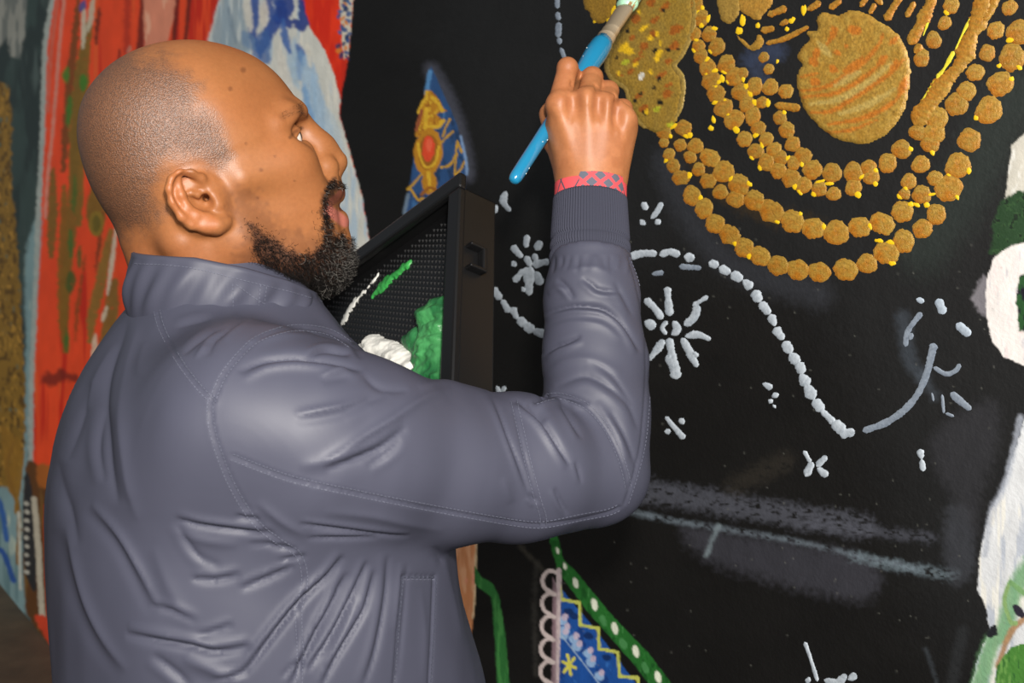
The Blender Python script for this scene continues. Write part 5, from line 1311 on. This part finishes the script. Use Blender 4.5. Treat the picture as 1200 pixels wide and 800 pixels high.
Q = np.stack([i[:-1], jn[:-1], jn[1:], i[1:]], -1).reshape(-1, 4)
mesh_obj('shirt_cuff', V.reshape(-1, 3), Q, M_shirt, person, color=C, label='pink and grey plaid shirt cuff')

# --- trousers and shoes, below the frame
M_trouser = material('trousers', (52, 50, 52), 0.85, bumps=[(400, .3, .001)])
ft = Field((-0.45, 0.68, 0.03), (0.10, 1.16, 0.90), 0.006)
ft.cone(hips + [0, 0, .0], hips + [0, 0, .06], .135, .135, .03)
for s_ in (-1, 1):
    hp = hips + BL * 0.085 * s_
    ft.chain([hp, hp + BF * .02 + [0, 0, -.37], hp + BF * -.01 + [0, 0, -.73]], (.096, .074, .060), 0.03)
Vt, Qt = surface_nets(ft.F, ft.lo, ft.h)
mesh_obj('trousers', Vt, Qt, M_trouser, person)
M_shoe = material('shoe_leather', (32, 28, 26), 0.5)
for s_ in (-1, 1):
    hp = hips + BL * 0.085 * s_; hp = np.array([hp[0], hp[1], 0])
    fs = Field(hp - .2, hp + .26, 0.005)
    fs.chain([hp - BF * .05 + [0, 0, .045], hp + BF * .06 + [0, 0, .045], hp + BF * .17 + [0, 0, .036]], (.044, .046, .034), .02)
    s3, X3, Y3, Z3 = fs.window(hp - .2, hp + .26); fs.F = np.maximum(fs.F, (0.002 - Z3) + 0 * fs.F)
    Vs_, Qs_ = surface_nets(fs.F, fs.lo, fs.h)
    mesh_obj('shoe', Vs_, Qs_, M_shoe, person)
# ------------------------------------------------------------------ paint brush
M_handle = material('brush_handle', (30, 124, 164), 0.22, spec=0.6, coat=0.6)
M_ferrule = material('brush_ferrule', (206, 186, 156), 0.34, metal=0.6, bumps=[(300, .1, .0005)])
M_bristle = material('brush_bristle', (158, 120, 76), 0.7)
M_mint = material('mint_paint', (176, 226, 190), 0.35, bumps=[(300, .5, .001)])
B0 = P(601, 213, 0.965); B1 = P(764, -34, 1.2165)
bt = WP(764, -34, 0.004); B1 = np.array(bt)
bd_ = B1 - B0; BLn = np.linalg.norm(bd_); bd_ /= BLn
brush = bpy.data.objects.new('paint_brush', None); col.objects.link(brush); brush.location = B0
tag(brush, 'blue-handled paint brush with mint paint held in the right hand', 'brush')
def bpart(name, ts, rs, mat, flat=1.0, n=20, parent=None):
    ts = np.asarray(ts); pts = np.outer(ts * BLn, bd_)
    v, f = tube(pts, np.asarray(rs), n)
    if flat != 1.0:
        w_ = np.cross(bd_, WS); w_ = np.cross(w_, bd_); w_ /= np.linalg.norm(w_)
        thin = np.cross(bd_, w_)
        fl_ = np.interp(v @ bd_ / BLn, ts, np.linspace(1, flat, len(ts)) if np.isscalar(flat) else flat)
        v = v + np.outer((v @ thin) * (fl_ - 1), thin)
    return mesh_obj(name, v, f, mat, parent or brush)
bpart('handle', [0, .004, .014, .03, .15, .30, .42, .50, .55, .59, .615], [.0022, .0048, .0062, .0066, .0070, .0076, .0090, .0114, .0124, .0118, .0102], M_handle)
bpart('ferrule', [.605, .61, .615, .63, .632, .636, .665, .667, .672, .765, .775], [.0098, .0106, .0106, .0106, .0112, .0106, .0106, .0111, .0107, .0118, .0118], M_ferrule, flat=.62)
parts = []
w_ = np.cross(np.cross(bd_, WS), bd_); w_ /= np.linalg.norm(w_); th_ = np.cross(bd_, w_)
for k in range(240):
    a, r = rng.random() * 6.28, math.sqrt(rng.random())
    u0 = w_ * .0105 * r * math.cos(a) + th_ * .006 * r * math.sin(a)
    p0 = bd_ * BLn * .76 + u0; p1 = bd_ * BLn * (.985 + rng.random() * .01) + u0 * (1.25 - .7 * 0) + w_ * rng.normal(0, .001)
    parts.append(tube([p0, (p0 + p1) / 2 + u0 * .12, p1], [.0006, .0006, .00035], 4))
v, f = join(parts); mesh_obj('bristles', v, f, M_bristle, brush, kind='stuff')
fm = Field(B1 - .10, B1 + .03, 0.0013)
fm.cone(B0 + bd_ * BLn * .80, B0 + bd_ * BLn * .97, .0098, .0105, .008)
for k in range(14):
    fm.ell(B0 + bd_ * BLn * (.77 + .2 * rng.random()) + w_ * rng.normal(0, .007) + th_ * rng.normal(0, .004), (.005, .005, .005), k=.005)
Vm, Qm = surface_nets(fm.F, fm.lo, fm.h); mesh_obj('wet_paint', Vm - B0, Qm, M_mint, brush, label='pale mint wet paint on the bristles')
# specks of paint on the handle
parts = []
for k in range(11):
    t = rng.choice([rng.uniform(.02, .22), rng.uniform(.3, .58)]); r = np.interp(t, [0, .15, .42, .55, .6], [.0064, .007, .0090, .0124, .0116]); a = rng.uniform(0, 6.28)
    c = bd_ * BLn * t + (w_ * math.cos(a) + th_ * math.sin(a)) * r
    parts.append(tube([c - bd_ * .0008, c + bd_ * .0008], [.0005, .0004], 6))
v, f = join(parts); mesh_obj('paint_specks', v, f, material('speck_paint', (206, 214, 210), .5), brush, kind='stuff')

# ------------------------------------------------------------------ paint tray
M_tray = material('black_plastic', (17, 17, 18), 0.40, spec=0.5, bumps=[(500, .08, .0005)])
tray = bpy.data.objects.new('paint_tray', None); col.objects.link(tray); tray.location = T0
tag(tray, 'black plastic tray with green and white paint held before the chest', 'paint tray')
TAX = np.stack([TE1, TE2, TO])
def tray_box(name, a0, a1, b0, b1, o0, o1, mat=M_tray, bev=.002, parent=None):
    v, f = box_mesh(TP((a0 + a1) / 2, (b0 + b1) / 2, (o0 + o1) / 2) - T0, TAX, ((a1 - a0) / 2, (b1 - b0) / 2, (o1 - o0) / 2))
    o = mesh_obj(name, v, f, mat, parent or tray, shade=False)
    return bevel(o, bev)
t_ = .004; T_FL = -.020          # level of the tray floor below the rim
tray_box('base', 0.006, T_A - .006, 0.006, T_B - .006, -T_D, T_FL)
for name, b in (('side_wall', (0.004, T_A - .004, 0.004, 0.004 + t_)), ('side_wall', (0.004, T_A - .004, T_B - .004 - t_, T_B - .004)), ('end_wall', (0.004, 0.004 + t_, 0.004, T_B - .004)), ('end_wall', (T_A - .004 - t_, T_A - .004, 0.004, T_B - .004))):
    tray_box(name, *b, -T_D, 0)
# rim: a rounded flange all round
def rim_piece(a0, a1, b0, b1): return tray_box('rim', a0, a1, b0, b1, -.004, .0065, bev=.003)
rim_piece(-.006, T_A + .006, -.006, .014); rim_piece(-.006, T_A + .006, T_B - .014, T_B + .006); rim_piece(-.006, .014, .014, T_B - .014); rim_piece(T_A - .014, T_A + .006, .014, T_B - .014)
# ribs of the end wall that faces us, and a hand grip
tray_box('grip', -.0065, .004, .075, .105, -.034, -.028, bev=.002); tray_box('grip', -.0065, .004, .075, .079, -.034, -.012, bev=.0015); tray_box('grip', -.0065, .004, .101, .105, -.034, -.012, bev=.0015)
# raised texture of the base: many small knobs
parts = []
for i_ in range(42):
    for j_ in range(36):
        a = .018 + i_ * .0070; b = .018 + j_ * .0068 + (.0034 if i_ % 2 else 0)
        if a > T_A - .014 or b > T_B - .014: continue
        c = TP(a, b, T_FL) - T0
        V4 = np.array([c - TE1 * .0022, c + TE2 * .0030, c + TE1 * .0022, c - TE2 * .0030, c + TO * .0018])
        parts.append((V4, [[0, 1, 4], [1, 2, 4], [2, 3, 4], [3, 0, 4]]))
v, f = join(parts); mesh_obj('textured_floor', v, f, M_tray, tray, shade=False, kind='stuff')
# paint on the tray floor
M_white = material('white_paint', (232, 230, 222), 0.45, bumps=[(120, .5, .002)])
M_green = material('green_paint', rough=0.4, attr=True, bumps=[(160, .6, .0025)])
def tray_px(x, y, o=T_FL + .001):
    d = np.array([(x - CX) / FPX, 1, -(y - HY) / FPX]); pl = TP(0, 0, o)
    p = CAM + d * ((TO @ (pl - CAM)) / (TO @ d)); q = p - T0
    return np.array([q @ TE1, q @ TE2])
def tray_paint(name, px, height, mat, colors=None, seed=0, step=.0016, rid=1.0, rag=.002, label=None):
    p = spline([tray_px(*q) for q in px], 6, True); x0, y0 = p.min(0) - .004; x1, y1 = p.max(0) + .004
    x0, y0 = max(x0, .016), max(y0, .016); x1, y1 = min(x1, T_A - .016), min(y1, T_B - .016)
    X, Y = np.meshgrid(np.arange(x0, x1, step), np.arange(y0, y1, step))
    d = sdist(X, Y, p) + (fbm(X / .006, Y / .006, seed) - .5) * 2 * rag
    h = np.where(d < 0, height * (1 - np.exp(d / .004)) * (.45 + rid * fbm(X / .022 + Y / .03, Y / .012, seed + 1, 3)), -.004)
    V = np.array([TP(0, 0, T_FL + .0005) - T0])[0] + X[..., None] * TE1 + Y[..., None] * TE2 + h[..., None] * TO
    i = np.arange(X.size).reshape(X.shape); Q = np.stack([i[:-1, :-1], i[:-1, 1:], i[1:, 1:], i[1:, :-1]], -1).reshape(-1, 4)
    Q = Q[(d.ravel()[Q] < 0).any(1)]; used, inv = np.unique(Q, return_inverse=True)
    C = None
    if colors is not None:
        n = smooth(.35, .65, fbm(X / .012, Y / .03, seed + 5)).ravel()[:, None]; C = (lin(colors[0]) * (1 - n) + lin(colors[1]) * n)[used]
    return mesh_obj(name, V.reshape(-1, 3)[used], inv.reshape(Q.shape), mat, tray, color=C, label=label)
tray_paint('green_paint', [(494, 372), (505, 354), (517, 348), (528, 352), (528, 400), (528, 470), (470, 470), (468, 440), (490, 420), (496, 396)], .015, M_green, ((38, 104, 58), (72, 150, 88)), seed=3, label='thick dollop of green paint')
tray_paint('white_paint', [(420, 412), (432, 402), (440, 392), (452, 396), (472, 404), (496, 424), (503, 432), (490, 446), (470, 470), (430, 470)], .018, M_white, seed=8, rid=.7, label='thick dollop of white paint')
tray_paint('green_paint', [(470, 398), (484, 386), (494, 384), (494, 420), (478, 412)], .008, M_green, ((34, 96, 52), (50, 122, 70)), seed=11)
tray_paint('green_streak', [(434, 350), (446, 330), (462, 318), (480, 304), (478, 314), (464, 326), (452, 338)], .004, M_green, ((48, 140, 64), (60, 158, 74)), seed=13, rag=.004)
tray_paint('white_streak', [(398, 378), (412, 354), (430, 335), (444, 317), (445, 320), (430, 340), (414, 360), (401, 382)], .0018, M_white, seed=15, rag=.005)
# ------------------------------------------------------------------ beard, eyebrows
M_hair = material('beard_hair', rough=0.6, spec=0.22, attr=True)
tri = Qh; Vw = head_parts[0]
cenq = Vw[tri].mean(1); nq = np.cross(Vw[tri[:, 2]] - Vw[tri[:, 0]], Vw[tri[:, 3]] - Vw[tri[:, 1]]); aq = np.linalg.norm(nq, axis=1); nq /= aq[:, None] + 1e-12
locq = (cenq - HP0) @ HR.T
bx_, by_ = hx[tri].mean(1), hy[tri].mean(1)
def hair_patch(name, weight, count, length, down, curl, dark, grey_fn, width, seed, segs=5, label=None):
    g = np.random.default_rng(seed)
    w = weight * aq; w = w / w.sum()
    pick = g.choice(len(tri), count, p=w)
    bar = g.dirichlet((1, 1, 1, 1), count)
    root = (Vw[tri[pick]] * bar[..., None]).sum(1); N = nq[pick]
    fwd = HF[None, :]; dn = np.array([0, 0, -1.0])[None, :]
    D = N * (1 - down) + dn * down + HF * 0.10 + g.normal(0, .30, (count, 3)); D /= np.linalg.norm(D, axis=1)[:, None]
    ln = length(bx_[pick], by_[pick]) * g.uniform(.6, 1.2, count)
    A = np.cross(D, g.normal(0, 1, (count, 3))); A /= np.linalg.norm(A, axis=1)[:, None]; Bn = np.cross(D, A)
    ph = g.random(count) * 6.28; tw = g.uniform(.6, 1.3, count) * 5.0
    pts = []
    for s in range(segs):
        t = s / (segs - 1)
        c = curl * ln * t ** 1.1
        pts.append(root + D * (ln * t)[:, None] * (1 - .15 * t) + A * (c * np.cos(ph + tw * t))[:, None] + Bn * (c * np.sin(ph + tw * t))[:, None] - A * (c * np.cos(ph) * (1 - t))[:, None] * 0)
    pts = np.array(pts)                                            # segs, count, 3
    V = np.zeros((count, segs, 3, 3))
    for s in range(segs):
        T = pts[min(s + 1, segs - 1)] - pts[max(s - 1, 0)]; T /= np.linalg.norm(T, axis=1)[:, None] + 1e-12
        X1 = np.cross(T, A + .01); X1 /= np.linalg.norm(X1, axis=1)[:, None] + 1e-12; X2 = np.cross(T, X1)
        r = width * (1 - .6 * s / (segs - 1))
        for k in range(3):
            a = k * 2.0944
            V[:, s, k] = pts[s] + r * (math.cos(a) * X1 + math.sin(a) * X2)
    base = (np.arange(count) * segs * 3)[:, None, None]
    q = []
    for s in range(segs - 1):
        for k in range(3): q.append([s * 3 + k, s * 3 + (k + 1) % 3, s * 3 + 3 + (k + 1) % 3, s * 3 + 3 + k])
    Q = (base + np.array(q)[None]).reshape(-1, 4)
    gr = (g.random(count) < grey_fn(bx_[pick], by_[pick]))[:, None]
    C = np.where(gr, lin((128, 124, 118)), lin(dark) * g.uniform(.6, 1.5, (count, 1)))
    C = C[:, None, None, :].repeat(segs, 1).repeat(3, 2).reshape(-1, 3)
    return mesh_obj(name, V.reshape(-1, 3), Q, M_hair, person, color=C, kind='stuff', label=label)
bdq = sdist(bx_, by_, beard_poly)
hidden = smooth(-.035, -.02, locq[:, 2] * 0 - .02) * 0 + 1
wb = (1 - smooth(-6, 4, bdq)) * (by_ > 252) * (locq[:, 2] > -.135) * (locq[:, 0] > .0)
throat = ((locq[:, 0] > .03) & (locq[:, 2] < -.075) & (locq[:, 2] > -.135) & (nq @ HU < -.1)).astype(float)
hair_patch('beard', np.maximum(wb, .8 * throat), 11000, lambda x, y: np.interp(x, [290, 320, 350, 385, 400], [.005, .008, .010, .0105, .0085]) * np.interp(y, [205, 240, 275, 300], [.26, .26, .5, 1.0]), .38, .30, (20, 16, 14), lambda x, y: np.interp(x, [340, 375, 400], [.0, .07, .22]) * (y > 262), .00016, 3, label='short curly black beard greying at the chin')
fz = 1 - smooth(0, 16, np.abs(bdq + 2)); hair_patch('beard', fz * (locq[:, 0] > 0) * (by_ > 236) * (bx_ < 388), 1500, lambda x, y: .0045 + 0 * x, .3, .35, (26, 18, 14), lambda x, y: 0 * x, .00014, 4)
wm = (1 - smooth(-3, 2, bdq)) * (by_ > 204) * (((by_ < 221) & (bx_ > 380)) | ((by_ < 262) & (bx_ < 384) & (bx_ > 372)))
hair_patch('moustache', wm, 1300, lambda x, y: .0036 + 0 * x, .5, .15, (18, 14, 12), lambda x, y: .05 + 0 * x, .00016, 5)
we = 1 - smooth(-1, 2.5, sdist(bx_, by_, brow))
hair_patch('eyebrows', we, 110, lambda x, y: .0040 + 0 * x, .05, .05, (50, 34, 24), lambda x, y: 0 * x, .0001, 6)
